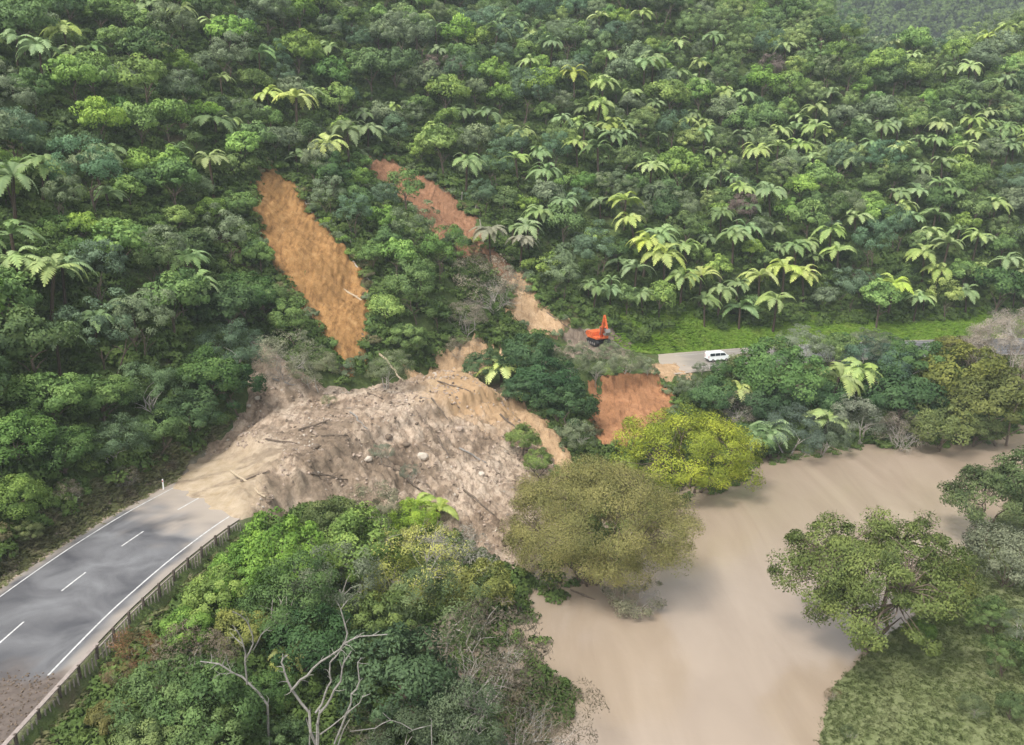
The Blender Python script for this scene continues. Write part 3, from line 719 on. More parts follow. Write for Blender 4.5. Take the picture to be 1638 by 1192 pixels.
hero_tree('willow', 12, (x+.5, y+6.6, -8.0), 9.4, 7.0, 7.0, 300, 560, .09, (.27, .265, .09), 'large olive brown willow rounded like a dome between mud slide and river', aspect=.35, clr=.17, r=.22, stems=3, low=-.5, hollow=.5, mat=M_bark, twigs=3)
hero_tree('willow', 13, (x+4.2, y+1.2, -8.3), 3.4, 1.6, 1.4, 40, 90, .11, (.26, .26, .16), 'low pale grey green willow half drowned at the foot of the olive dome', aspect=.3, clr=.2, r=.10, stems=3, mat=M_palebark, twigs=5)
x, y = at(1392, 1040, -8)
hero_tree('riverbank_tree', 14, (x-.3, y, -7.9), 7.9, 6.2, 7.9, 185, 330, .12, (.165, .215, .06), 'wide open crowned tree with dark forked trunk at the water edge of the river flat', aspect=.5, clr=.15, r=.42, low=-.75, hollow=.3, fork=.22)
x, y, z = hit(1500, 975, 0)
hero_tree('riverbank_tree', 15, (x+1, y+1, z), 2.8, 2.6, 2.6, 36, 160, .12, (.21, .24, .06), 'small olive green tree crowding behind the open crowned tree on the river flat', clr=.28, r=.15, hollow=.5)
x, y, z = hit(1575, 870, 0)
hero_tree('riverbank_tree', 16, (x, y+1, z), 5.2, 4.4, 5.4, 80, 200, .13, (.115, .16, .06), 'dark green bushy tree at the river bend behind the grey green shrub', clr=.22, r=.2)
x, y, z = hit(1642, 880, 0)
hero_tree('riverbank_tree', 17, (x+.5, y+1.5, z), 4.4, 3.4, 8.2, 50, 150, .15, (.10, .15, .055), 'dark tree on a bare straight trunk cut off by the photo edge', clr=.22, r=.22, fork=.6)
x, y, z = hit(1612, 935, 0)
hero_tree('shrub', 18, (x, y, z), 4.4, 3.1, 3.0, 60, 190, .12, (.20, .225, .14), 'big soft grey green shrub on the river flat below the dark bend trees', cat='shrub', clr=.24, r=.12, stems=3, branch='stem', foliage='foliage', hollow=.5)
x, y, z = hit(1606, 640, 0)
hero_tree('bare_willow', 19, (x, y, max(z, -6)), 7.5, 7.5, 9.5, 150, 190, .12, (.42, .36, .29), 'tall pinkish grey almost leafless willow beside the far road, rising over the thicket', clr=.18, r=.25, stems=3, aspect=.22, mat=M_palebark, twigs=9, low=-.4)

FGB = [(crown_mesh('crown', 700+i, 2.5, 2.1, 58, 150, .095, .5, .24, zc=2.6, low=-.3), trunk_mesh('trunk', 720+i, 2.0, .10, 1.2, 3.4, M_bark, 2, 4)) for i in range(3)]
FGK = [(crown_mesh('crown', 740+i, 2.5, 2.2, 64, 150, .07, .35, .22, zc=2.6, low=-.3, hollow=.6), trunk_mesh('trunk', 760+i, 2.0, .09, 1.2, 3.4, M_palebark, 3, 4)) for i in range(3)]
def twigs_mesh(seed):
    rs = np.random.RandomState(seed); g = Geo()
    def br(p, d, L, r, lv):
        q = p+d*L*.5+rs.randn(3)*.06*L; e = p+d*L+rs.randn(3)*.1*L; g.tube([p, q, e], [r, r*.75, r*.5], 4 if lv < 2 else 3, False)
        if lv < 4:
            for k in range(3 if lv else 4): br(q if k == 0 else e, nrm(d+rs.randn(3)*.55+np.array([0, 0, .15])), L*rs.uniform(.55, .8), r*.55, lv+1)
    for k in range(4): br(np.array([rs.randn()*.1, rs.randn()*.1, -.3]), nrm(np.array([rs.randn()*.5, rs.randn()*.5, 1.])), 1.5, .07, 0)
    return g.mesh('trunk', M_palebark)
FGT = [(crown_mesh('crown', 780+i, 2.5, 2.1, 50, 90, .085, .22, .25, zc=2.6, low=-.3, hollow=.5), twigs_mesh(790+i)) for i in range(3)]
LIBS = {'b': ('broadleaf_tree', FGB), 'k': ('kanuka_tree', FGK), 't': ('twiggy_bush', FGT)}
def bush(px, py, rpx, kind, col, label, group, hf=None, vs=1.0):
    nm, lib = LIBS[kind]; x, y, z = hit(px, py, 2.5)
    f = project(x, y, z)[2]; rm = rpx*f/FOC; x, y, z = hit(px, py, rm*1.05*vs, surf)
    cm, tm = lib[R.randint(len(lib))]; sc = rm/2.5
    o = empty(nm, (x, y, z-.15), 0, 1, label=label, category='bush' if kind == 't' else 'tree', group=group)
    o.rotation_euler = (R.randn()*.07, R.randn()*.07, R.rand()*6.28); o.scale = (sc, sc*R.uniform(.9, 1.1), sc*vs)
    link('trunk', tm, o); link('crown', cm, o, color=hj(col, .01, .06)); claim(x, y, rm*.8)
FRB = (.17, .33, .05); LIME = (.34, .46, .08); MIDG = (.10, .19, .055); DKG = (.065, .13, .045); YG = (.26, .29, .07); GG = (.19, .23, .13); OLV = (.20, .19, .07); RUST = (.24, .13, .07); BRN = (.25, .20, .14); DBR = (.16, .135, .09)
B_ = [(450, 895, 66, 'b', FRB, 'large vivid green bush directly below the broken end of the near road'), (392, 918, 48, 'b', (.20, .34, .06), 'bright green bush touching the timber edge of the near road'),
 (528, 832, 40, 'b', (.14, .20, .06), 'dark olive green bush against the foot of the mud slide'), (598, 815, 40, 'k', (.28, .28, .16), 'pale fuzzy grey green bush beneath the dark mud face'),
 (570, 880, 62, 'b', (.22, .32, .07), 'yellowish green tree between vivid bush and lichen covered tree'), (465, 965, 70, 'k', MIDG, 'mid green feathery tree behind the dead branches'),
 (545, 935, 66, 'k', GG, 'soft grey green tree in the middle of the river side thicket'), (350, 955, 46, 'b', (.26, .36, .07), 'yellow green bush beside the timber posts of the near road'),
 (305, 1005, 38, 'b', FRB, 'small fresh green bush next to the rusty bush by the posts'), (500, 1025, 60, 'b', DKG, 'deep green tree right behind the taller dead tree'),
 (600, 1005, 56, 'b', (.15, .22, .06), 'green bush with olive tips upper side of the dead tree'), (695, 985, 70, 'k', (.16, .22, .09), 'grey green tree below the lichen covered tree near the river'),
 (770, 950, 52, 'b', YG, 'yellow olive bush at the shore by the olive dome willow'), (640, 1085, 84, 'b', (.075, .135, .055), 'large very dark green tree beside the dead tree'),
 (770, 1075, 92, 't', DBR, 'brown twiggy bush spreading over the shore at the near bend'), (850, 1160, 70, 't', DBR, 'brown twiggy bush at the very edge of the near water'),
 (740, 1170, 76, 'k', (.11, .15, .08), 'dark grey green tree between the two brown twiggy bushes'), (425, 1110, 40, 'b', MIDG, 'mid green bush between the two dead trees'),
 (345, 1130, 72, 'b', (.11, .20, .055), 'rounded green tree below the fallen grey branches'), (250, 1120, 60, 'b', (.13, .22, .06), 'green bush between the rusty bush and the round green tree'),
 (235, 1190, 52, 'b', (.19, .26, .09), 'light green bush beside the lowest posts of the near road'), (165, 1150, 34, 'b', OLV, 'olive bush growing against the lowest posts'),
 (215, 1040, 36, 't', RUST, 'rusty red brown bush beside the timber posts'), (185, 1085, 26, 't', (.22, .14, .08), 'smaller rusty bush below the first by the posts'),
 (325, 1055, 56, 't', BRN, 'greyish brown twiggy bush under the fallen grey branches'), (452, 1190, 40, 'b', (.10, .17, .06), 'dark green bush at the foot of the dead tree'),
 (585, 1190, 40, 't', (.13, .12, .08), 'shadowy brown bush around the foot of the dead tree'), (655, 1185, 62, 'k', (.09, .13, .065), 'dark feathery bush below the very dark green tree'),
 (330, 1195, 60, 'b', (.14, .22, .075), 'green bush beneath the rounded green tree'), (740, 880, 44, 't', (.38, .36, .30), 'pale silvery twiggy bush at the lower edge of the mud slide'), (385, 1010, 40, 'b', YG, 'yellow tipped bush among the grey dead branches'),
 (630, 935, 54, 't', YG, 'pale yellow twiggy growth at the base of the lichen covered tree')]
for px, py, r, k, c, lab in B_: bush(px, py, r*1.08, k, c, lab, 'bushes between the near road and river')
x, y, z = hit(655, 975, 0)
hero_tree('lichen_tree', 22, (x, y, z), 6.0, 4.0, 4.6, 90, 100, .11, (.48, .50, .14), 'open yellow green tree with pale lichen covered limbs below the mud slide', aspect=.4, clr=.17, r=.17, stems=2, mat=M_palebark, twigs=6)
for px, py, q, lab in [(668, 806, .62, 'brilliant lime green fern at the lower edge of the mud slide'), (702, 812, .55, 'second brilliant lime green fern, just right of the first at the mud edge')]:
    x, y, z = hit(px, py, 1.6, surf); put_fern(x, y, z, q, (.42, .54, .10), 1.2, 14, label=lab, group='lone ferns')
bush(655, 830, 34, 'b', LIME, 'lime green leafy bush around the foot of the brilliant ferns', 'bushes between the near road and river')
x, y, z = hit(465, 1035, 2.8); put_fern(x, y, z, .5, (.36, .40, .10), 2.6, 12, label='yellow green tree fern caught between the two grey dead trees', group='lone ferns')
T_ = [(1610, 1050, 34, 'b', (.10, .16, .055), 'low dark green bush on the open grass of the river flat'), (1560, 1130, 22, 'k', (.12, .17, .07), 'low dark tuft of scrub midway down the river flat'), (1620, 1130, 26, 'b', (.11, .17, .06), 'low green bush near the corner of the river flat'), (1585, 985, 30, 'b', (.14, .22, .06), 'green bush behind the open crowned tree on the river flat'), (1632, 1000, 28, 'k', (.16, .2, .12), 'grey green bush at the far edge of the river flat'), (1330, 1110, 12, 't', (.22, .18, .10), 'brown reeds at the waterline of the river flat'), (1293, 1178, 14, 't', (.20, .17, .09), 'brown scrub at the lowest waterline of the river flat'), (1358, 1170, 12, 'k', (.12, .16, .06), 'small weed clump near the lowest waterline'), (1475, 1010, 20, 'b', (.16, .26, .06), 'small fresh green shrub right of the open crowned tree trunk'), (1175, 588, 13, 'b', (.2, .27, .09), 'small light bush before the nose of the white van'), (1156, 594, 15, 'b', MIDG, 'small bush covering the wheels of the white van'), (1122, 590, 12, 'k', GG, 'tiny grey green bush before the tail of the white van'), (30, 700, 52, 'b', (.16, .28, .07), 'full green tree on the near bank at the photo edge'), (105, 725, 48, 'b', MIDG, 'dark fringed green tree low on the near bank beside the edge one'), (190, 715, 46, 'k', (.13, .22, .10), 'blue green tree low on the near bank, third from the photo edge'), (250, 690, 40, 'b', (.13, .24, .06), 'green tree low on the near bank closest to the marker post'),
 (20, 800, 44, 'b', (.20, .30, .08), 'yellowish green bush at the foot of the near bank'), (85, 640, 52, 'b', (.18, .32, .07), 'fresh green tree midway up the near bank above the road dashes'), (165, 640, 48, 'b', (.15, .27, .07), 'green tree midway up the near bank towards the mud'), (240, 620, 46, 'k', (.15, .25, .11), 'feathery green tree midway up the near bank towards the mud'),
 (110, 790, 22, 't', (.28, .24, .17), 'dry brown scrub on the near verge'), (200, 765, 20, 't', (.25, .22, .15), 'dry brown scrub on the verge before the marker post'), (45, 850, 22, 'b', (.25, .30, .10), 'low yellow green shrub on the near verge'), (932, 560, 16, 'k', (.25, .27, .17), 'small pale brush heap under the left digger track'), (978, 562, 18, 'k', (.20, .25, .13), 'small grey green heap in front of the right digger track'), (1545, 562, 30, 'b', OLV, 'olive bush hiding the far road end beside the bare willow'), (1350, 548, 24, 'b', MIDG, 'mid green bush screening the far road'), (1410, 552, 24, 'k', GG, 'grey green bush screening the far road'), (1140, 632, 34, 'b', MIDG, 'mid green bush just below the white vehicle'), (1245, 600, 54, 'b', (.13, .25, .055), 'fresh green broadleaf tree right of the white vehicle'), (1285, 555, 34, 'k', (.26, .30, .20), 'pale silvery green tree top by the road edge'),
 (1205, 590, 30, 'b', (.20, .26, .08), 'olive green bush right beside the white vehicle'), (1225, 650, 40, 'b', DKG, 'dark green bush left of the river fern pair'), (1265, 690, 42, 'k', (.12, .18, .12), 'blue green bush leaning over the water'),
 (1400, 590, 46, 'k', (.11, .19, .12), 'blue green tree right of the fern pair on the bank'), (1440, 640, 56, 'b', DKG, 'very dark tree in the middle of the far bank thicket'), (1375, 675, 40, 'k', (.25, .28, .20), 'silvery grey bush hanging over the far water edge'),
 (1470, 590, 44, 'b', MIDG, 'mid green tree under the pale strip of far road'), (1545, 605, 62, 'b', (.20, .22, .05), 'large olive yellow tree below the bare willow'), (1600, 655, 60, 'b', (.17, .19, .05), 'olive green tree overhanging the river bend'),
 (1500, 685, 44, 'b', (.15, .20, .055), 'low olive green bush touching the far water'), (1560, 690, 36, 'b', (.16, .22, .06), 'small green bush at the bend waterline'), (1625, 600, 50, 't', BRN, 'brown twiggy bush beneath the bare willow'),
 (1330, 560, 34, 'b', (.15, .25, .06), 'light green bush along the far road edge'), (1385, 558, 30, 'k', GG, 'grey green bush along the far road edge'), (1430, 562, 28, 'b', MIDG, 'mid green bush before the bright strip of far road'), (1310, 640, 40, 'b', (.10, .19, .07), 'dark green bush between the two bank ferns'),
 (1240, 560, 26, 'b', (.16, .25, .07), 'small green bush next to the white vehicle on the road edge'), (1180, 655, 30, 't', (.33, .29, .22), 'pale brown dead brush below the road edge'), (1320, 700, 30, 'k', (.14, .19, .11), 'small blue green bush at the waterline'), (1440, 690, 34, 't', (.24, .21, .16), 'grey brown leafless scrub at the waterline'),
 (1205, 700, 32, 'b', MIDG, 'green bush behind the yellow green willow'), (1105, 620, 22, 'k', GG, 'small grey green bush at the rim of the red slip'), (1520, 560, 26, 'b', (.18, .20, .05), 'small olive bush at the end of the bright road strip'),
 (850, 568, 42, 'b', (.075, .14, .05), 'dark green tree on top of the mound'), (872, 612, 44, 'b', (.065, .13, .05), 'very dark green tree on the mound behind the lime fern'), (905, 655, 42, 'b', (.08, .15, .055), 'dark green tree between mound and red slip'), (775, 585, 28, 'b', (.09, .17, .06), 'small dark bush at the near end of the mound'),
 (925, 700, 30, 'k', (.20, .25, .13), 'grey green bush at the foot of the red slip'), (830, 625, 30, 'b', (.075, .15, .055), 'dark bush right under the lime fern'), (955, 585, 26, 'k', (.26, .30, .18), 'felled pale foliage in front of the digger'), (1000, 580, 24, 'k', (.26, .29, .17), 'pale felled branches above the red slip'), (910, 580, 30, 'k', (.17, .22, .11), 'grey green bush left of the digger'),
 (1035, 590, 18, 'k', (.25, .29, .17), 'small pale brush heap at the near end of the far road'),
 (835, 705, 26, 'b', (.20, .29, .08), 'green bush stranded in the middle of the tan slip'), (862, 738, 22, 'b', (.18, .27, .07), 'small green bush low on the tan slip'), (790, 455, 46, 't', (.32, .28, .20), 'bleached twiggy tree between the upper and lower slips'), (745, 505, 32, 't', (.27, .24, .18), 'grey brown broken tree above the gully'), (735, 560, 24, 't', (.26, .22, .16), 'brown broken brush at the head of the gully'),
 (610, 725, 16, 'k', (.24, .27, .19), 'grey green brush lying on the mud'), (655, 758, 14, 'k', (.20, .22, .15), 'small drab brush clump on the mud face'), (527, 640, 10, 'k', (.20, .22, .10), 'small upright shrub stuck in the smooth mud'),
 (455, 570, 40, 't', (.30, .31, .20), 'pale broken brush above the head of the mud'), (500, 590, 34, 'k', (.24, .26, .15), 'grey green scrub between orange slip and mud'), (620, 590, 30, 'k', (.20, .24, .12), 'scrub at the foot of the ridge beside the mud'), (420, 480, 34, 'b', (.17, .28, .07), 'bright green bush on the open slope left of the orange slip'), (650, 540, 30, 'b', (.17, .28, .07), 'bright green bush low on the ridge beside a fallen log'),
 (395, 470, 44, 'b', MIDG, 'green tree at the corner of the bank under the slip'), (370, 560, 46, 'k', (.12, .19, .11), 'blue green tree leaning over the head of the mud'), (372, 620, 38, 'b', DKG, 'dark tree at the corner where mud meets the bank'), (330, 600, 50, 'b', MIDG, 'mid green tree on the corner of the bank'), (300, 665, 44, 'b', (.09, .17, .05), 'dark green tree low on the bank over the near road')]
for px, py, r, k, c, lab in T_: bush(px, py, r*1.1, k, c, lab, 'bushes on the slips and far bank', vs=.9)

# --- bush on the whole hill: random places, kinds and colours after the picture
def zone_bush(x, y, z):
    px, py, f = project(x, y, z+3.5)
    r = R.rand()
    if px < 400 and py > 380:                     # bank above the near road
        if r < .06: return 'tree_fern', G_FERNG, .8
        return ('broadleaf_tree', [G_MID, G_DARK, G_FRESH, G_MID][R.randint(4)], R.uniform(.85, 1.2)) if r < .75 else ('kanuka_tree', [G_BLUE, G_GREY][R.randint(2)], R.uniform(.8, 1.1))
    if px < 420 and py > 330: return ('shrub', G_MID, 1.0) if r < .5 else ('broadleaf_tree', G_FRESH, .6)
    if 470 < px < 760 and 270 < py < 620:         # ridge between the slips
        return ('kanuka_tree', [G_BLUE, G_GREY, G_MID][R.randint(3)], R.uniform(.8, 1.15)) if r < .6 else ('broadleaf_tree', [G_MID, G_FRESH][R.randint(2)], R.uniform(.6, .9))
    fernp = .20+.30*sstep(700, 1200, px)
    if px < 420: fernp = .16
    fernp *= .35+1.5*float(sstep(-.25, .3, fbm(np.array(x/16), np.array(y/16), 123, 3)))
    if r < fernp: return 'tree_fern', [G_FERN, G_FERNG, G_FERNG, G_FERND][R.randint(4)], R.uniform(.6, 1.1)
    if r < fernp+.36: return 'broadleaf_tree', [G_DARK, G_MID, G_MID, G_FRESH, G_GREY, G_FRESH][R.randint(6)], R.uniform(.6, 1.3)
    if r < fernp+.60: return 'kanuka_tree', [G_BLUE, G_GREY, G_BLUE, G_PINK if R.rand() < .3 else G_GREY][R.randint(4)], R.uniform(.6, 1.3)
    return 'shrub', [G_MID, G_FRESH, G_GREY, G_DARK][R.randint(4)], R.uniform(1.0, 1.5)
cand = []
for yy in np.arange(60, 290, 1.0):
    for xx in np.arange(-150, 190, 1.0): cand.append((xx+R.uniform(-.5, .5), yy+R.uniform(-.5, .5)))
cand = np.array(cand); R.shuffle(cand)
cz = H(cand[:, 0], cand[:, 1]); cd, _ = pl_dist(cand[:, 0], cand[:, 1], ROAD)
cpx, cpy, cf = project(cand[:, 0], cand[:, 1], cz+3)
ok = ((cd > 10.5) | ((cd > 8.0) & (cand[:, 1] < 100))) & (cpx > -70) & (cpx < 1710) & (cpy > -70) & (cf > 0)
ok &= ~((cd < 12.3+1.3*np.sin(cand[:, 0]/7)) & (cand[:, 0] > 24))                # grass verge above the far road
bare_m = poly_sd(cand[:, 0], cand[:, 1], MUD) > -1.5
for k, P in SLIPW.items(): bare_m |= poly_sd(cand[:, 0], cand[:, 1], P) > -1.4
ok &= ~bare_m
LIM = {'tree_fern': 295, 'broadleaf_tree': 255, 'kanuka_tree': 285, 'shrub': 225}
stuffpts = []
order = np.where(ok)[0]; order = order[np.argsort(cf[order]+R.uniform(-60, 60, len(order)))]
for i in order:
    x, y = cand[i]; z = float(cz[i])
    if not free(x, y, .5): continue
    kind, col, s = zone_bush(x, y, z)
    if cd[i] < 10.5: kind, col, s = 'shrub', [G_DRY, G_MID, G_FRESH][R.randint(3)], R.uniform(.45, .75)
    rad = {'tree_fern': 2.1, 'broadleaf_tree': 2.5, 'kanuka_tree': 2.35, 'shrub': 1.6}[kind]*s*(.85 if x < -45 and y < 125 else 1.0)
    # keep the view of the clay slips open: nothing tall just in front of them
    px, py, f = project(x, y, z+4.5*s); pxb, pyb, _ = project(x, y, z)
    if kind != 'shrub':
        blocked = False
        rr = {'tree_fern': 3.0, 'broadleaf_tree': 3.2, 'kanuka_tree': 3.0}[kind]*s*FOC/f
        hh = {'tree_fern': 5.5, 'broadleaf_tree': 5.2, 'kanuka_tree': 5.6}[kind]*s
        if 350 < px < 960 and 230 < py < 680:
          pt = project(x, y, z+hh)[1]
          for q in ((px-rr*.7, pt+rr*.3), (px, pt), (px+rr*.7, pt+rr*.3), (px, (pt+pyb)/2), (px-rr, (pt+pyb)/2), (px+rr, (pt+pyb)/2)):
            for key in ('orange', 'upper', 'middle', 'lower'):
                if inpoly(q[0], q[1], SLIPS[key]): blocked = True
        if blocked: kind, s, rad = 'shrub', .45, .8
    if not free(x, y, rad*.93): continue
    if cnt[kind] >= LIM[kind]:
        alt = min(LIM, key=lambda k: cnt[k]/LIM[k])
        if cnt[alt] >= LIM[alt]: put_tree('dome_tree', x, y, z-.2, R.uniform(.7, 1.15), [G_MID, G_DARK, G_GREY, G_FRESH][R.randint(4)]); claim(x, y, rad); continue
        kind = alt
    if kind == 'tree_fern': put_fern(x, y, z-.2, s, col if col in (G_FERN, G_FERNG, G_FERND) else G_FERNG)
    else: put_tree(kind, x, y, z-.2, s, col)
    claim(x, y, rad)
print('plants', cnt, 'rest', len(stuffpts))

# --- scatter of small stuff through geometry nodes
def scatter(name, pts, proto_meshes, smin, smax, seed, label, cat, color, kind='stuff', normal_tilt=.15):
    me = bpy.data.meshes.new(name); me.from_pydata([tuple(p) for p in pts], [], []); me.update()
    o = link(name, me, color=color); o['kind'] = kind; o['label'] = label; o['category'] = cat
    col = bpy.data.collections.new(name+'_source')
    for k, pm in enumerate(proto_meshes):
        po = bpy.data.objects.new(name+'_piece', pm); po.color = (*color, 1); col.objects.link(po)
    ng = bpy.data.node_groups.new(name+'_nodes', 'GeometryNodeTree')
    ng.interface.new_socket('Geometry', in_out='INPUT', socket_type='NodeSocketGeometry'); ng.interface.new_socket('Geometry', in_out='OUTPUT', socket_type='NodeSocketGeometry')
    N = ng.nodes; L = ng.links
    gi = N.new('NodeGroupInput'); go = N.new('NodeGroupOutput'); m2p = N.new('GeometryNodeMeshToPoints'); iop = N.new('GeometryNodeInstanceOnPoints')
    ci = N.new('GeometryNodeCollectionInfo'); ci.inputs['Collection'].default_value = col; ci.inputs['Separate Children'].default_value = True; ci.inputs['Reset Children'].default_value = True
    rv = N.new('FunctionNodeRandomValue'); rv.data_type = 'FLOAT_VECTOR'; rv.inputs[0].default_value = (-normal_tilt, -normal_tilt, 0); rv.inputs[1].default_value = (normal_tilt, normal_tilt, 6.283); rv.inputs['Seed'].default_value = seed
    rf = N.new('FunctionNodeRandomValue'); rf.data_type = 'FLOAT'; rf.inputs[2].default_value = smin; rf.inputs[3].default_value = smax; rf.inputs['Seed'].default_value = seed+1
    iop.inputs['Pick Instance'].default_value = True
    L.new(gi.outputs[0], m2p.inputs['Mesh']); L.new(m2p.outputs[0], iop.inputs['Points']); L.new(ci.outputs[0], iop.inputs['Instance'])
    L.new(rv.outputs[0], iop.inputs['Rotation']); L.new(rf.outputs[1], iop.inputs['Scale']); L.new(iop.outputs[0], go.inputs[0])
    md = o.modifiers.new('scatter', 'NODES'); md.node_group = ng
    return o
def fixedleaf(name, cols, transl=.3):
    """foliage material with its own colours, for scattered ground plants"""
    t = NT(name); v = t.obj(); n = t.noise(.35, 4, .6, v); at_ = t.n('ShaderNodeAttribute', attribute_name='tint')
    c = t.ramp(n, [(.3, cols[0]), (.5, cols[1]), (.7, cols[2])])
    k = t.ramp(at_.outputs['Fac'], [(0, (.6, .6, .6)), (1, (1, 1, 1))]); c = t.mix(1.0, c, k, 'MULTIPLY')
    p = t.n('ShaderNodeBsdfPrincipled'); t.l(c, p.inputs['Base Color']); p.inputs['Roughness'].default_value = .7; p.inputs['Specular IOR Level'].default_value = .2
    tr = t.n('ShaderNodeBsdfTranslucent'); t.l(c, tr.inputs[0]); ms = t.n('ShaderNodeMixShader'); ms.inputs[0].default_value = transl
    t.l(p.outputs[0], ms.inputs[1]); t.l(tr.outputs[0], ms.inputs[2]); t.l(ms.outputs[0], t.out.inputs[0]); return t.m
M_under = fixedleaf('undergrowth_leaf', [(.09, .15, .04), (.14, .22, .055), (.21, .29, .08)])
M_gbl = fixedleaf('verge_grass_blades', [(.19, .33, .045), (.25, .41, .055), (.33, .45, .09)], .4)
M_gbl2 = fixedleaf('flat_grass_blades', [(.19, .24, .09), (.24, .29, .115), (.32, .35, .17)], .4)
M_dry = fixedleaf('dry_verge', [(.26, .22, .14), (.22, .24, .10), (.34, .30, .20)])
UND = [crown_mesh('tuft', 400+i, .9, .5, 9, 34, .13, .5, .45, zc=.25, low=0, mat=M_under) for i in range(4)]
def grass_tuft(seed, h, r, n, mat, w=.03):
    rs = np.random.RandomState(seed); V = []; T = []
    for k in range(n):
        a = rs.rand()*6.28; p = np.array([rs.randn()*r*.5, rs.randn()*r*.5, -.05]); o = np.array([math.cos(a), math.sin(a), 0]); s = np.array([-o[1], o[0], 0])*w
        L = h*(.6+.7*rs.rand()); V += [p-s, p+s, p+o*L*.6+np.array([0, 0, L*.55])+s*.6, p+o*L*1.05+np.array([0, 0, L*.5])]; T += [rs.rand()]*4
    V = np.array(V); F = np.arange(len(V)).reshape(-1, 4)
    fn = np.cross(V[F[:, 1]]-V[F[:, 0]], V[F[:, 2]]-V[F[:, 0]]); F[fn[:, 2] < 0] = F[fn[:, 2] < 0][:, ::-1]
    cn = None
    return mesh_np('grass_tuft', V, F, mat, attr={'tint': T}, cn=cn)
GT1 = [grass_tuft(500+i, .55, .35, 26, M_gbl, .035) for i in range(3)]
GT2 = [grass_tuft(520+i, .28, .4, 24, M_gbl2, .03) for i in range(3)]
GT3 = [grass_tuft(540+i, .45, .35, 20, M_dry, .03) for i in range(3)]
# undergrowth below the trees and round the slips
n = 60000; xs = R.uniform(-150, 185, n); ys = R.uniform(50, 285, n); zs = H(xs, ys); d_, _ = pl_dist(xs, ys, ROAD); e_, _ = pl_dist(xs, ys, NSH)
px, py, f = project(xs, ys, zs); m = (px > -40) & (px < 1680) & (py > -40) & (py < 1230) & (d_ > 8.2)
m |= (px > -40) & (px < 1680) & (py < 1230) & (d_ < -9.7) & (e_ > .3) & (zs > -8.2)
m &= ~(poly_sd(xs, ys, MUD) > -.3)
for k, P in SLIPW.items(): m &= ~(poly_sd(xs, ys, P) > -.2)
m &= ~((d_ > 7) & (d_ < 13.5+R.randn(n)) & (xs > 26+R.randn(n)*3))
scatter('undergrowth', np.stack([xs, ys, zs], 1)[m], UND, .6, 1.9, 3, 'low leafy undergrowth covering the hillside and banks beneath the trees', 'undergrowth', G_MID)
# extra cover: denser on the river bank, and low regrowth on the rims of the slips
n = 9000; xs = R.uniform(-45, 130, n); ys = R.uniform(45, 165, n); zs = H(xs, ys); d_, _ = pl_dist(xs, ys, ROAD); e_, _ = pl_dist(xs, ys, NSH)
m = ((d_ < -9.6) | ((d_ < -8.8) & (xs > -8))) & (e_ > .2) & ~(poly_sd(xs, ys, MUD) > -.3)
for k, P in SLIPW.items(): m &= ~(poly_sd(xs, ys, P) > -.2)
scatter('bank_undergrowth', np.stack([xs, ys, zs], 1)[m], UND, .7, 1.5, 13, 'dense low scrub on the bank between the road and the river', 'scrub', G_MID)
# bright grass verge along the far road
n = 26000; ss = R.uniform(s_at(140), s_at(163.5), n); of = R.uniform(6.0, 16, n); xs, ys = rp(ss, of); zs = H(xs, ys); m = (xs > 20+R.randn(n)*3) & (xs < 135)
scatter('verge_grass', np.stack([xs, ys, zs], 1)[m], GT1, .45, .95, 5, 'bright green grass on the verge above the far road', 'grass', G_FRESH)
# dry grass and scrub beside the near road
n = 12000; ss = R.uniform(s_at(40), s_at(112), n); of = np.where(R.rand(n) < .4, R.uniform(5.9, 9.5, n), -R.uniform(8.8, 12.0, n)); xs, ys = rp(ss, of); zs = H(xs, ys); m = ~(poly_sd(xs, ys, MUD) > 0)
scatter('roadside_grass', np.stack([xs, ys, zs], 1)[m], GT3, .5, 1.3, 6, 'dry mixed grass along both edges of the near road', 'grass', G_BROWN)
n = 50000; xs = R.uniform(18, 80, n); ys = R.uniform(50, 118, n); zs = H(xs, ys); e_, _ = pl_dist(xs, ys, SSH); n1, _ = pl_dist(xs, ys, NSH); m = (e_ < -.2) & (n1 < 0)
scatter('flat_grass', np.stack([xs, ys, zs], 1)[m], GT2, .35, .8, 7, 'short wet grass on the flat across the river', 'grass', G_FRESH)
if stuffpts:
    scatter('distant_trees', np.array([(a, b, c) for a, b, c, s in stuffpts]), [crown_mesh('tree_head', 600+i, 2.4, 2.2, 26, 60, .18, .5, .3, zc=2.4, mat=M_under) for i in range(3)], .8, 1.2, 8, 'remaining bush trees filling the hill among the others', 'trees', G_MID)
# trees of the far hill
n = 2600; xs = R.uniform(120, 520, n); ys = R.uniform(500, 760, n); zs = bil(FZ, xs, ys, -500, 470, 14.0)
px, py, f = project(xs, ys, zs); m = (px > 1250) & (px < 1700) & (py < 260)
scatter('far_forest', np.stack([xs, ys, zs], 1)[m], [crown_mesh('tree_head', 620+i, 5, 5, 22, 40, .8, .5, .3, zc=4, mat=M_under) for i in range(2)], .7, 1.5, 9, 'hazy blue green forest covering the distant hillside', 'forest', G_BLUE)

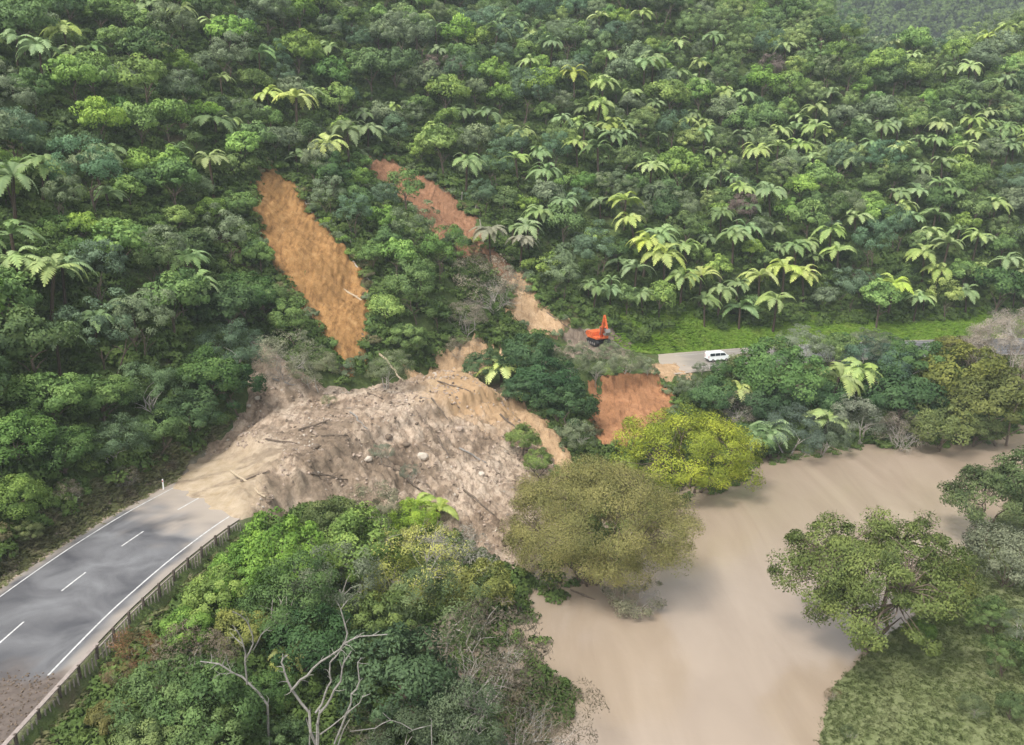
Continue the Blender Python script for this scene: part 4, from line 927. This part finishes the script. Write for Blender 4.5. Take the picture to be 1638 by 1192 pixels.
# --- small shrubs overhanging the rims of the clay slips
for key, nm in (('orange', 'orange slip'), ('upper', 'upper slip'), ('middle', 'broken middle slip'), ('lower', 'lower tan slip'), ('river', 'red slip'), ('strip', 'tan strip beside the mud')):
    P = SLIPW[key]; cen = np.mean(P, axis=0); rsr = np.random.RandomState(len(key)); k = 0
    for (x0, y0), (x1, y1) in zip(P, P[1:]+P[:1]):
        L = math.hypot(x1-x0, y1-y0); m = max(1, int(L/1.5))
        for q in range(m):
            if rsr.rand() < .3: continue
            t = (q+rsr.rand())/m; x, y = x0+(x1-x0)*t, y0+(y1-y0)*t; o = rsr.uniform(-.5, 1.3); dv = np.array([x, y])-cen; dv /= np.linalg.norm(dv)+1e-6; x += dv[0]*o; y += dv[1]*o
            z = float(H(x, y)); side = ('head' if y > cen[1]+3 else 'foot' if y < cen[1]-3 else 'rim')+(', left' if x < cen[0] else ', right'); sc = rsr.uniform(.28, .6); k += 1
            col = [G_MID, G_FRESH, G_DRY, G_GREY][rsr.randint(4)]
            put_tree('shrub', x, y, z, sc, col, label=f'{"tiny" if sc < .4 else "small"} {CN[col]} shrub on the {nm} {side} side', group='rim shrubs of the '+nm)
# ------------------------------------------------------------------ dead trees, logs, rubble
def px_point(px, py, depth_y):
    d = ray(px, py); t = depth_y/d[1]; return np.array([d[0]*t, depth_y, CAMH+d[2]*t])
def dead_tree(name, seed, base, strokes, label, r0):
    """limbs as a list of (outline in photo pixels, thickness), spread in depth about the trunk"""
    rs = np.random.RandomState(seed); x0, y0, z0 = base; o = empty(name, base, 0, 1, label=label, category='dead tree')
    for k, (pts, w) in enumerate(strokes):
        dy = rs.uniform(-1.2, 1.2) if k else 0; P = []
        for j, (px, py) in enumerate(pts):
            P.append(px_point(px, py, y0+(dy*j/len(pts) if k else 0))-np.array(base))
        P = np.array(P); n = len(P)
        Q = [P[0]]
        for a, b in zip(P[:-1], P[1:]): Q += [(a+b)/2+rs.randn(3)*.05*np.linalg.norm(b-a), b]
        w *= .68; g = Geo(); g.tube(Q, np.linspace(w, w*.4, len(Q)), 6)
        for m in range(2, len(Q)-1):
            dd = nrm(Q[m]-Q[m-1]+rs.randn(3)*.6*np.linalg.norm(Q[m]-Q[m-1])); L = rs.uniform(.3, .9); g.tube([Q[m], Q[m]+dd*L*.5, Q[m]+dd*L+rs.randn(3)*.1], [w*.35, w*.25, w*.1], 4, False)
        link('trunk' if k == 0 else 'branch', g.mesh('trunk' if k == 0 else 'branch', M_dead), o)
    return o
b = hit(508, 1330, 0)
dead_tree('dead_tree', 31, b, [([(508, 1330), (508, 1180), (512, 1135)], .26), ([(505, 1190), (495, 1140), (468, 1105), (455, 1075), (450, 1060), (460, 1048)], .15), ([(466, 1105), (480, 1088), (500, 1070), (530, 1048), (550, 1030), (575, 1018), (620, 1015)], .13),
 ([(505, 1140), (520, 1110), (530, 1090), (528, 1060), (545, 1040), (552, 1025)], .12), ([(512, 1140), (530, 1115), (545, 1090), (550, 1060), (562, 1042)], .13), ([(552, 1030), (552, 1000), (545, 975), (556, 960)], .09), ([(535, 1190), (555, 1140), (562, 1110), (575, 1090), (572, 1060), (578, 1052)], .11),
 ([(555, 1140), (575, 1125), (592, 1110)], .08), ([(500, 1225), (495, 1190), (490, 1150)], .10), ([(525, 1225), (545, 1180), (560, 1150)], .09), ([(512, 1175), (545, 1150), (560, 1138)], .08)], 'tall grey dead tree with forked bare limbs low in the thicket by the river', .3)
b = hit(432, 1225, 0)
dead_tree('dead_tree', 32, b, [([(432, 1225), (428, 1128), (400, 1095), (370, 1075), (350, 1062), (320, 1058)], .14), ([(395, 1095), (392, 1060), (390, 1035), (380, 1010), (372, 1000)], .10), ([(393, 1055), (405, 1030), (398, 1000), (385, 985), (372, 978)], .09), ([(405, 1040), (418, 1015), (432, 1003)], .07), ([(388, 1030), (375, 1020), (368, 1012)], .06), ([(372, 1077), (352, 1078), (340, 1088)], .07), ([(355, 1064), (362, 1048), (372, 1078)], .05)],
 'smaller grey dead tree with low sprawling limbs behind the rusty bush', .2)
b = hit(700, 1290, 0)
dead_tree('dead_tree', 33, b, [([(700, 1290), (690, 1160), (660, 1168), (625, 1152), (612, 1140)], .07), ([(625, 1152), (600, 1165), (560, 1170)], .06)], 'single bare grey limb lying over dark bushes near the river', .1)
def log(p0, p1, r, mat, label, group=None, lift=.5, hf=None, name='log', branches=2, seed=0):
    rs = np.random.RandomState(seed+int(p0[0])); a = np.array(hit(*p0, .1, surf)); b = np.array(hit(*p1, .1, surf)); base = (a+b)/2
    ts = np.linspace(0, 1, 7); Q = [a*(1-t)+b*t-base+np.array([0, 0, r*lift])+rs.randn(3)*.02*np.linalg.norm(b-a)*(0 < t < 1) for t in ts]
    zz = np.array([float(surf(q[0]+base[0], q[1]+base[1]))-base[2]+r*lift for q in Q]); ln = np.linspace(zz[0], zz[-1], 7); up = max(0, (zz-ln).max()*.6)
    for q, l in zip(Q, ln): q[2] = l+up+r*.3
    g = Geo(); g.tube(Q, np.linspace(r, r*.6, 7), 7)
    o = empty(name, tuple(base), 0, 1, label=label, category='log')
    if group: o['group'] = group
    link('trunk', g.mesh('trunk', mat), o)
    for k in range(branches):
        m = rs.randint(2, 6); d = nrm(Q[-1]-Q[0]+rs.randn(3)*np.linalg.norm(Q[-1]-Q[0])*.7); L = rs.uniform(.5, 1.6); d[2] = abs(d[2])*.5
        h = Geo(); h.tube([Q[m], Q[m]+d*L*.5, Q[m]+d*L+rs.randn(3)*.1], [r*.4, r*.3, r*.15], 5); link('branch', h.mesh('branch', mat), o)
    return o
L_ = [((370, 764), (426, 806), .17, M_log, 'long straight pale log bordering the silt at the broken road end'), ((385, 772), (432, 758), .12, M_bark, 'dark crooked branch running from the pale log up the mud'), ((425, 703), (475, 712), .12, M_bark, 'thin dark stick flat on the smooth upper mud'),
 ((478, 690), (522, 676), .16, M_bark, 'dark root lying by the hollow in the upper mud'), ((588, 630), (612, 640), .14, M_bark, 'short dark log by the back edge of the mud'), ((690, 640), (716, 676), .13, M_bark, 'dark forked branch at the crest of the mud'),
 ((700, 612), (752, 628), .12, M_bark, 'thin branch on the rust coloured back of the mud'), ((800, 665), (842, 705), .16, M_bark, 'dark log along the right shoulder of the mud'), ((640, 762), (690, 800), .15, M_bark, 'dark log running down the steep mud face'), ((505, 698), (556, 700), .12, M_bark, 'dark log half buried in the middle of the mud'),
 ((560, 662), (588, 690), .12, M_dead, 'grey stick on the light upper mud'), ((735, 720), (778, 742), .13, M_dead, 'grey log on the right side mud face'), ((742, 790), (790, 826), .14, M_bark, 'dark log low on the mud face towards the river'), ((500, 765), (556, 772), .12, M_bark, 'dark stick across the dark brown mud front'),
 ((545, 462), (592, 490), .20, M_log, 'pale broken trunk sticking out over the orange slip'), ((578, 535), (618, 572), .18, M_bark, 'dark log on the grass beside the orange slip foot'), ((604, 560), (648, 612), .20, M_log, 'long pale log lying downhill at the foot of the ridge'), ((630, 560), (652, 598), .15, M_dead, 'grey log crossing the long pale one at the ridge foot'),
 ((846, 478), (872, 492), .24, M_log, 'short pale log at the upper edge of the lower slip'), ((868, 500), (915, 530), .2, M_bark, 'dark log on the right rim of the lower slip'), ((560, 385), (576, 420), .18, M_palebark, 'pale leaning trunk on the rim of the orange slip'), ((565, 420), (600, 462), .15, M_palebark, 'thin pale trunk fallen along the rim of the orange slip'),
 ((472, 300), (500, 345), .15, M_palebark, 'pale root hanging at the top right rim of the orange slip'), ((400, 548), (420, 580), .16, M_dead, 'grey log at the head of the mud chute'), ((436, 610), (470, 622), .13, M_dead, 'pale stick at the base of the mud chute'), ((990, 642), (1024, 630), .12, M_bark, 'dark root poking out of the red slip'),
 ((1060, 640), (1092, 668), .16, M_bark, 'dark log at the right rim of the red slip'), ((700, 700), (720, 735), .12, M_bark, 'short dark log beside the boulder in the mud'), ((608, 742), (640, 756), .12, M_bark, 'dark stick in the grey brush on the mud'), ((930, 560), (985, 556), .16, M_bark, 'log pushed up in front of the digger'), ((925, 548), (945, 560), .12, M_log, 'pale broken branch left of the digger'), ((975, 545), (1000, 560), .12, M_dead, 'grey branch right of the digger')]
for k, (a, b_, r, m, lab) in enumerate(L_): log(a, b_, r, m, lab, 'fallen timber on the slips', seed=k)
for (p0, lean, h, lab) in [((738, 326), .2, 2.2, 'white snapped trunk in the dark gap above the upper slip'), ((758, 345), .5, 2.0, 'leaning white snapped trunk at the right end of the upper slip'), ((770, 372), -.3, 2.4, 'short white stub beside the withered ferns')]:
    x, y, z = hit(*p0, 0); g = Geo(); g.tube([(0, 0, -.4), (lean*.4, 0, h*.5), (lean, 0, h)], [.16, .14, .08], 6); o = link('snapped_trunk', g.mesh('snapped_trunk', M_palebark), None, (x, y, z), label=lab, category='tree stump', group='snapped trunks')
x, y = at(912, 948, -8); x2, y2 = at(962, 962, -8); g = Geo(); g.tube([(0, 0, .35), ((x2-x)*.5, (y2-y)*.5, .15), (x2-x, y2-y, -.2)], [.09, .1, .07], 6)
link('floating_log', g.mesh('floating_log', M_bark), None, (x, y, -8), label='dark branch dipping into the river beside the olive dome willow', category='log')

def rock_mesh(seed, r, mat, sub=2, amp=.3):
    import bmesh
    rs = np.random.RandomState(seed); bm = bmesh.new(); bmesh.ops.create_icosphere(bm, subdivisions=sub, radius=r)
    for v in bm.verts:
        c = v.co; k = 1+amp*float(fbm(np.array(c.x/r*1.3+seed), np.array(c.y/r*1.3+c.z/r*1.7), 300+seed, 3)); v.co = Vector((c.x*k*1.15, c.y*k*.9, c.z*k*.7))
    me = bpy.data.meshes.new('rock'); bm.to_mesh(me); bm.free(); me.materials.append(mat); return me
M_clod = plain('mud_clod', (.36, .285, .225), .9, .35, 2); M_boulder = plain('pale_boulder', (.46, .40, .33), .85, .2, 2); M_darkclod = plain('dark_clod', (.15, .115, .085), .95, .35, 3)
for k, (px, py, r, lab, m) in enumerate([(676, 735, .75, 'rounded pale boulder in the middle of the mud slide', M_boulder), (590, 738, .5, 'pale rock beside the brush on the mud', M_boulder), (520, 632, .4, 'small rock at the back edge of the mud', M_clod), (735, 690, .5, 'pinkish clod near the crest of the mud', M_clod),
  (505, 716, .5, 'dark clod in the hollow of the mud', M_darkclod), (622, 700, .55, 'dark clod upslope of the boulder', M_darkclod), (650, 715, .5, 'brown clod touching the dark patch upslope of the boulder', M_darkclod), (808, 640, .55, 'dark stump like clod at the mud corner under the lime fern', M_darkclod),
  (770, 760, .5, 'pale rock on the right mud face', M_boulder), (430, 806, .35, 'rock at the lower end of the long pale log', M_darkclod), (412, 640, .4, 'grey rock at the left margin of the upper mud', M_boulder), (398, 652, .35, 'small grey rock at the left margin of the upper mud', M_boulder)]):
    x, y, z = hit(px, py, 0, surf); link('boulder', rock_mesh(k, r, m), None, (x, y, z+r*.15), (0, 0, k), label=lab, category='rock', group='loose rocks on the mud')
def mudpts(n, seed, f=None):
    rs = np.random.RandomState(seed); x = rs.uniform(-45, 18, n); y = rs.uniform(72, 138, n); k = poly_sd(x, y, MUD) > .3
    if f is not None: k &= f(x, y)
    x, y = x[k], y[k]; return np.stack([x, y, surf(x, y)+.03], 1)
notcalm = lambda x, y: ~((x < -27) & (y < 100))
scatter('rubble', mudpts(11000, 1, lambda x, y: notcalm(x, y) & (fbm(x/4, y/4, 66, 3) > -.05)), [rock_mesh(20+i, .15, M_clod, 1, .9) for i in range(5)]+[rock_mesh(30, .17, M_darkclod, 1, .9), rock_mesh(31, .13, M_boulder, 1, .6)], .25, 1.7, 11, 'lumps of wet soil and stones strewn over the mud slide', 'rubble', G_BROWN, normal_tilt=.8)
def stick(seed, L):
    rs = np.random.RandomState(seed); g = Geo(); p = np.array([-L/2, 0, .04]); Q = [p]
    for k in range(4): p = p+np.array([L/4, rs.randn()*.1*L, rs.randn()*.04]); Q.append(p)
    g.tube(Q, np.linspace(.05, .02, 5), 4, False); g.tube([Q[2], Q[2]+np.array([L*.2, .2*L, .15])], [.03, .01], 3, False); return g.mesh('stick', [M_bark, M_dead, M_log][seed % 3])
scatter('broken_sticks', mudpts(420, 2, lambda x, y: notcalm(x, y) & (fbm(x/6, y/6, 77, 2) > -.1)), [stick(i, 1.1) for i in range(6)], .4, 1.2, 12, 'broken sticks and roots littering the mud slide', 'sticks', G_BROWN, normal_tilt=.25)
n = 2200; ss = R.uniform(s_at(40), s_at(57), n); of = R.uniform(-8, 5.5, n); xs, ys = rp(ss, of); m = ys+(xs+38)*.25 < 57+R.randn(n)*.5
scatter('road_soil', np.stack([xs, ys, 0*xs+.02], 1)[m], [rock_mesh(50+i, .07, M_darkclod, 1, .9) for i in range(3)], .3, 1.6, 16, 'brown soil and stones spread over the nearest stretch of road', 'soil', G_BROWN, normal_tilt=.8)
# drift of stones and soil along the foot of the cutting beside the near road
n = 1500; ss = R.uniform(s_at(45), s_at(92), n); of = 5.5+np.abs(R.randn(n))*1.1; xs, ys = rp(ss, of); 
scatter('verge_rubble', np.stack([xs, ys, H(xs, ys)+.04], 1), [rock_mesh(40+i, .12, M_clod, 1, .5) for i in range(3)], .4, 1.7, 14, 'crumbled soil and stones along the foot of the cutting', 'rubble', G_BROWN, normal_tilt=.8)

# ------------------------------------------------------------------ timber edge of the near road
s0, s1 = s_at(44), s_at(84.5); x, y = rp(s_at(64), -8.3)
fence = empty('timber_barrier', (float(x), float(y), 0), 0, 1, label='weathered timber post and paling barrier along the river edge of the near road', category='fence')
def floc(s, off, z): a, b = rp(s, off); return (float(a)-fence.location.x, float(b)-fence.location.y, z)
pg = Geo(); pg.box((0, 0, -.75), (.17, .17, 2.5), bev=.02); PM = pg.mesh('post', M_post); qg = Geo(); qg.box((0, 0, -.75), (.10, .07, 1.9)); QM = qg.mesh('paling', plain('grey_paling', (.27, .24, .21), .9, .3, 5))
s = s0
while s < s1:
    a = math.atan2(*(np.array(rp(s+.5, 0))-np.array(rp(s-.5, 0)))[::-1])
    link('post', PM, fence, floc(s, -8.3, .15), (R.randn()*.03, R.randn()*.03, a))
    for k in range(1, 5): link('paling', QM, fence, floc(s+k*.52, -8.42, R.uniform(-.1, .12)), (R.randn()*.05, R.randn()*.05, a))
    s += 2.6
for q0, q1, z, w, h in ((s0, s_at(60), .55, .34, .10), (s_at(60), s1, .12, .10, .12), (s0, s1, -.55, .10, .12)):
    ss = np.linspace(q0, q1, 14)
    for a0, a1 in zip(ss[:-1], ss[1:]):
        p, q = np.array(floc(a0, -8.16, z)), np.array(floc(a1, -8.16, z)); g = Geo(); L = np.linalg.norm(q-p); g.box((0, 0, 0), (L-.02, w, h), bev=.01)
        link('rail', g.mesh('rail', M_rail), fence, tuple((p+q)/2), (0, 0, math.atan2(q[1]-p[1], q[0]-p[0])))
def marker(px, py, label):
    x, y, z = hit(px, py, 0); o = empty('marker_post', (x, y, z), 0, 1, label=label, category='marker post', group='road edge markers')
    g = Geo(); g.box((0, 0, .6), (.13, .09, 1.5), bev=.015); link('post', g.mesh('post', M_white), o)
    g = Geo(); g.box((0, -.05, 1.12), (.09, .012, .16)); link('reflector', g.mesh('reflector', plain('red_reflector', (.5, .03, .02), .4, .1)), o)
marker(262, 786, 'white edge marker post where the silt reaches the near road'); marker(1127, 576, 'tiny white marker post beside the vehicle on the far road')

# ------------------------------------------------------------------ digger
M_or = plain('orange_paint', (.58, .12, .035), .6, .35, 2, .4, bump=.05); M_blk = plain('black_rubber', (.025, .025, .027), .8, .3, 6); M_glass = plain('dark_glass', (.03, .04, .05), .1, .1, 1, .6, bump=0); M_steel = plain('worn_steel', (.30, .28, .26), .5, .3, 4, .4, .6)
x, y, z = hit(956, 552, 0)
dg = empty('excavator', (x, y, z+.15), math.radians(-62), 1.08, label='orange digger with raised folded arm working on slip debris above the far road', category='excavator')
for sy in (-1, 1):
    g = Geo(); n = 20; ol = []
    for k in range(n):
        t = 2*math.pi*k/n; cx = 1.35*(1 if math.cos(t) > 0 else -1)*(abs(math.cos(t)) > 1e-6); ol.append((cx+.42*math.cos(t), .42+.42*math.sin(t)))
    g.prism(ol, 'y', sy*1.15-.28, sy*1.15+.28)
    for k in range(12): g.box((-1.4+k*.255, sy*1.15, .86), (.12, .58, .05)); g.box((-1.4+k*.255, sy*1.15, -.02), (.12, .58, .05))
    link('track', g.mesh('track', M_blk), dg)
    g = Geo()
    for k in range(5): 
        xx = -1.2+k*.6; g.tube([(xx, sy*1.44, .35), (xx, sy*1.47, .35)], [.2, .2], 12)
    link('track_rollers', g.mesh('track_rollers', M_steel), dg)
g = Geo(); g.tube([(0, 0, .6), (0, 0, 1.05)], [.6, .6], 16); g.box((0, 0, .55), (1.8, 1.9, .35), bev=.05); link('undercarriage', g.mesh('undercarriage', M_blk), dg)
g = Geo(); g.prism([(-1.9, 1.05), (1.35, 1.05), (1.35, 1.35), (.1, 1.4), (.0, 2.0), (-1.55, 2.1), (-1.95, 1.8)], 'y', -1.15, 1.15); link('body', g.mesh('body', M_or), dg)
g = Geo(); g.prism([(-2.35, 1.15), (-1.92, 1.1), (-1.97, 1.85), (-2.25, 1.8)], 'y', -1.1, 1.1); link('counterweight', g.mesh('counterweight', M_blk), dg)
g = Geo(); g.prism([(.1, 1.38), (1.45, 1.38), (1.5, 1.9), (1.15, 2.85), (.1, 2.9)], 'y', .25, 1.12); cab = link('cab', g.mesh('cab', M_or), dg)
g = Geo(); g.prism([(.25, 1.9), (1.32, 1.9), (1.05, 2.72), (.25, 2.76)], 'y', .235, .249); g.prism([(.25, 1.9), (1.32, 1.9), (1.05, 2.72), (.25, 2.76)], 'y', 1.121, 1.135); link('window', g.mesh('window', M_glass), cab)
g = Geo(); g.prism([(.35, 1.45), (.37, 1.45), (.37, 1.46)], 'x', 0, .01); g = Geo()
g.v = []; g.f = []; g.n = 0; g.add([(1.515, .33, 1.95), (1.515, 1.04, 1.95), (1.19, 1.04, 2.78), (1.19, .33, 2.78), (1.495, .33, 1.95), (1.495, 1.04, 1.95), (1.17, 1.04, 2.78), (1.17, .33, 2.78)], [(0, 1, 2, 3), (7, 6, 5, 4), (0, 4, 5, 1), (3, 2, 6, 7)]); link('windscreen', g.mesh('windscreen', M_glass), cab)
g = Geo(); g.prism([(.7, 1.5), (1.0, 1.3), (1.9, 3.2), (2.2, 4.9), (1.95, 5.0), (1.45, 3.4)], 'y', -.32, 0.0); link('boom', g.mesh('boom', M_or), dg)
g = Geo(); g.prism([(1.9, 5.15), (2.2, 5.15), (3.0, 3.0), (2.8, 2.9)], 'y', -.28, -.04); link('arm', g.mesh('arm', M_or), dg)
g = Geo(); g.prism([(2.75, 3.0), (3.05, 3.05), (3.3, 2.5), (3.0, 1.95), (2.45, 2.0), (2.4, 2.25), (2.8, 2.3), (2.95, 2.6)], 'y', -.6, .28); link('bucket', g.mesh('bucket', M_steel), dg)
g = Geo(); g.tube([(.9, -.16, 2.2), (1.55, -.16, 4.0)], [.08, .05], 8); g.tube([(1.1, -.42, 1.7), (1.6, -.42, 3.1)], [.07, .05], 8); link('hydraulic_ram', g.mesh('hydraulic_ram', M_steel), dg)

# ------------------------------------------------------------------ white vehicle on the far road
x, y, z = hit(1146, 578, 0); s = s_at(float(y)) if False else float(pl_dist(np.array([x]), np.array([y]), ROAD)[1][0]); cx, cy = rp(s, -2.0)
ang = math.atan2(*(np.array(rp(s+1, 0))-np.array(rp(s-1, 0)))[::-1])
car = empty('parked_van', (float(cx), float(cy), .0), ang, .86, label='white van stopped on the far road, half hidden by roadside bushes', category='van')
M_van = plain('van_paint', (.78, .82, .82), .3, .04, 1, .5, bump=.02)
g = Geo(); ol = [(-2.4, .42), (2.35, .42), (2.45, .75), (2.35, 1.1), (1.75, 1.28), (1.15, 1.95), (.8, 2.03), (-2.2, 2.05), (-2.4, 1.85)]
V = []; 
for yy, ins in ((-.92, .06), (-.88, 0), (.88, 0), (.92, .06)):
    for u, v in ol: k = (1-.13*max(0, (v-1.2))); V.append((u*(1-ins*.15), yy*k*(1 if abs(yy) < .9 else 1), v-(ins*.5 if v > 1.5 else 0)))
n = len(ol); F = [(r*n+i, r*n+(i+1) % n, (r+1)*n+(i+1) % n, (r+1)*n+i) for r in range(3) for i in range(n)]+[tuple(range(n))[::-1], tuple(range(3*n, 4*n))]
g.add(V, F); link('body', g.mesh('body', M_van), car)
for sy in (-1, 1):
    for a, b in ((-2.15, -1.05), (-.95, .1)): g = Geo(); g.prism([(a, 1.3), (b, 1.3), (b, 1.85), (a, 1.85)], 'y', sy*.872, sy*.902); link('side_window', g.mesh('side_window', M_glass), car)
    g = Geo(); g.prism([(.2, 1.3), (1.5, 1.3), (1.05, 1.83), (.2, 1.85)], 'y', sy*.872, sy*.902); link('front_side_window', g.mesh('front_side_window', M_glass), car)
    for xx in (-1.5, 1.55):
        g = Geo(); g.tube([(xx, sy*.72, .34), (xx, sy*.94, .34)], [.34, .34], 18); w = link('wheel', g.mesh('wheel', M_blk), car); g = Geo(); g.tube([(xx, sy*.94, .34), (xx, sy*.96, .34)], [.2, .19], 14); link('rim', g.mesh('rim', M_steel), w)
    g = Geo(); g.box((2.38, sy*.66, .9), (.12, .3, .2), bev=.02); link('headlight', g.mesh('headlight', plain('lamp_glass', (.7, .7, .68), .2, .05)), car)
    g = Geo(); g.box((-2.40, sy*.78, 1.1), (.06, .14, .5)); link('tail_light', g.mesh('tail_light', plain('tail_lamp', (.4, .02, .02), .3, .1)), car)
g = Geo(); g.add([(1.72, -.74, 1.33), (1.72, .74, 1.33), (1.2, .66, 1.92), (1.2, -.66, 1.92), (1.66, -.74, 1.30), (1.66, .74, 1.30), (1.14, .66, 1.89), (1.14, -.66, 1.89)], [(0, 1, 2, 3), (7, 6, 5, 4), (0, 4, 5, 1), (3, 2, 6, 7)]); link('windscreen', g.mesh('windscreen', M_glass), car)
g = Geo(); g.box((2.42, 0, .52), (.14, 1.8, .2), bev=.03); g.box((-2.42, 0, .52), (.12, 1.8, .2), bev=.03); link('bumper', g.mesh('bumper', M_blk), car)
print('objects', len(bpy.data.objects))
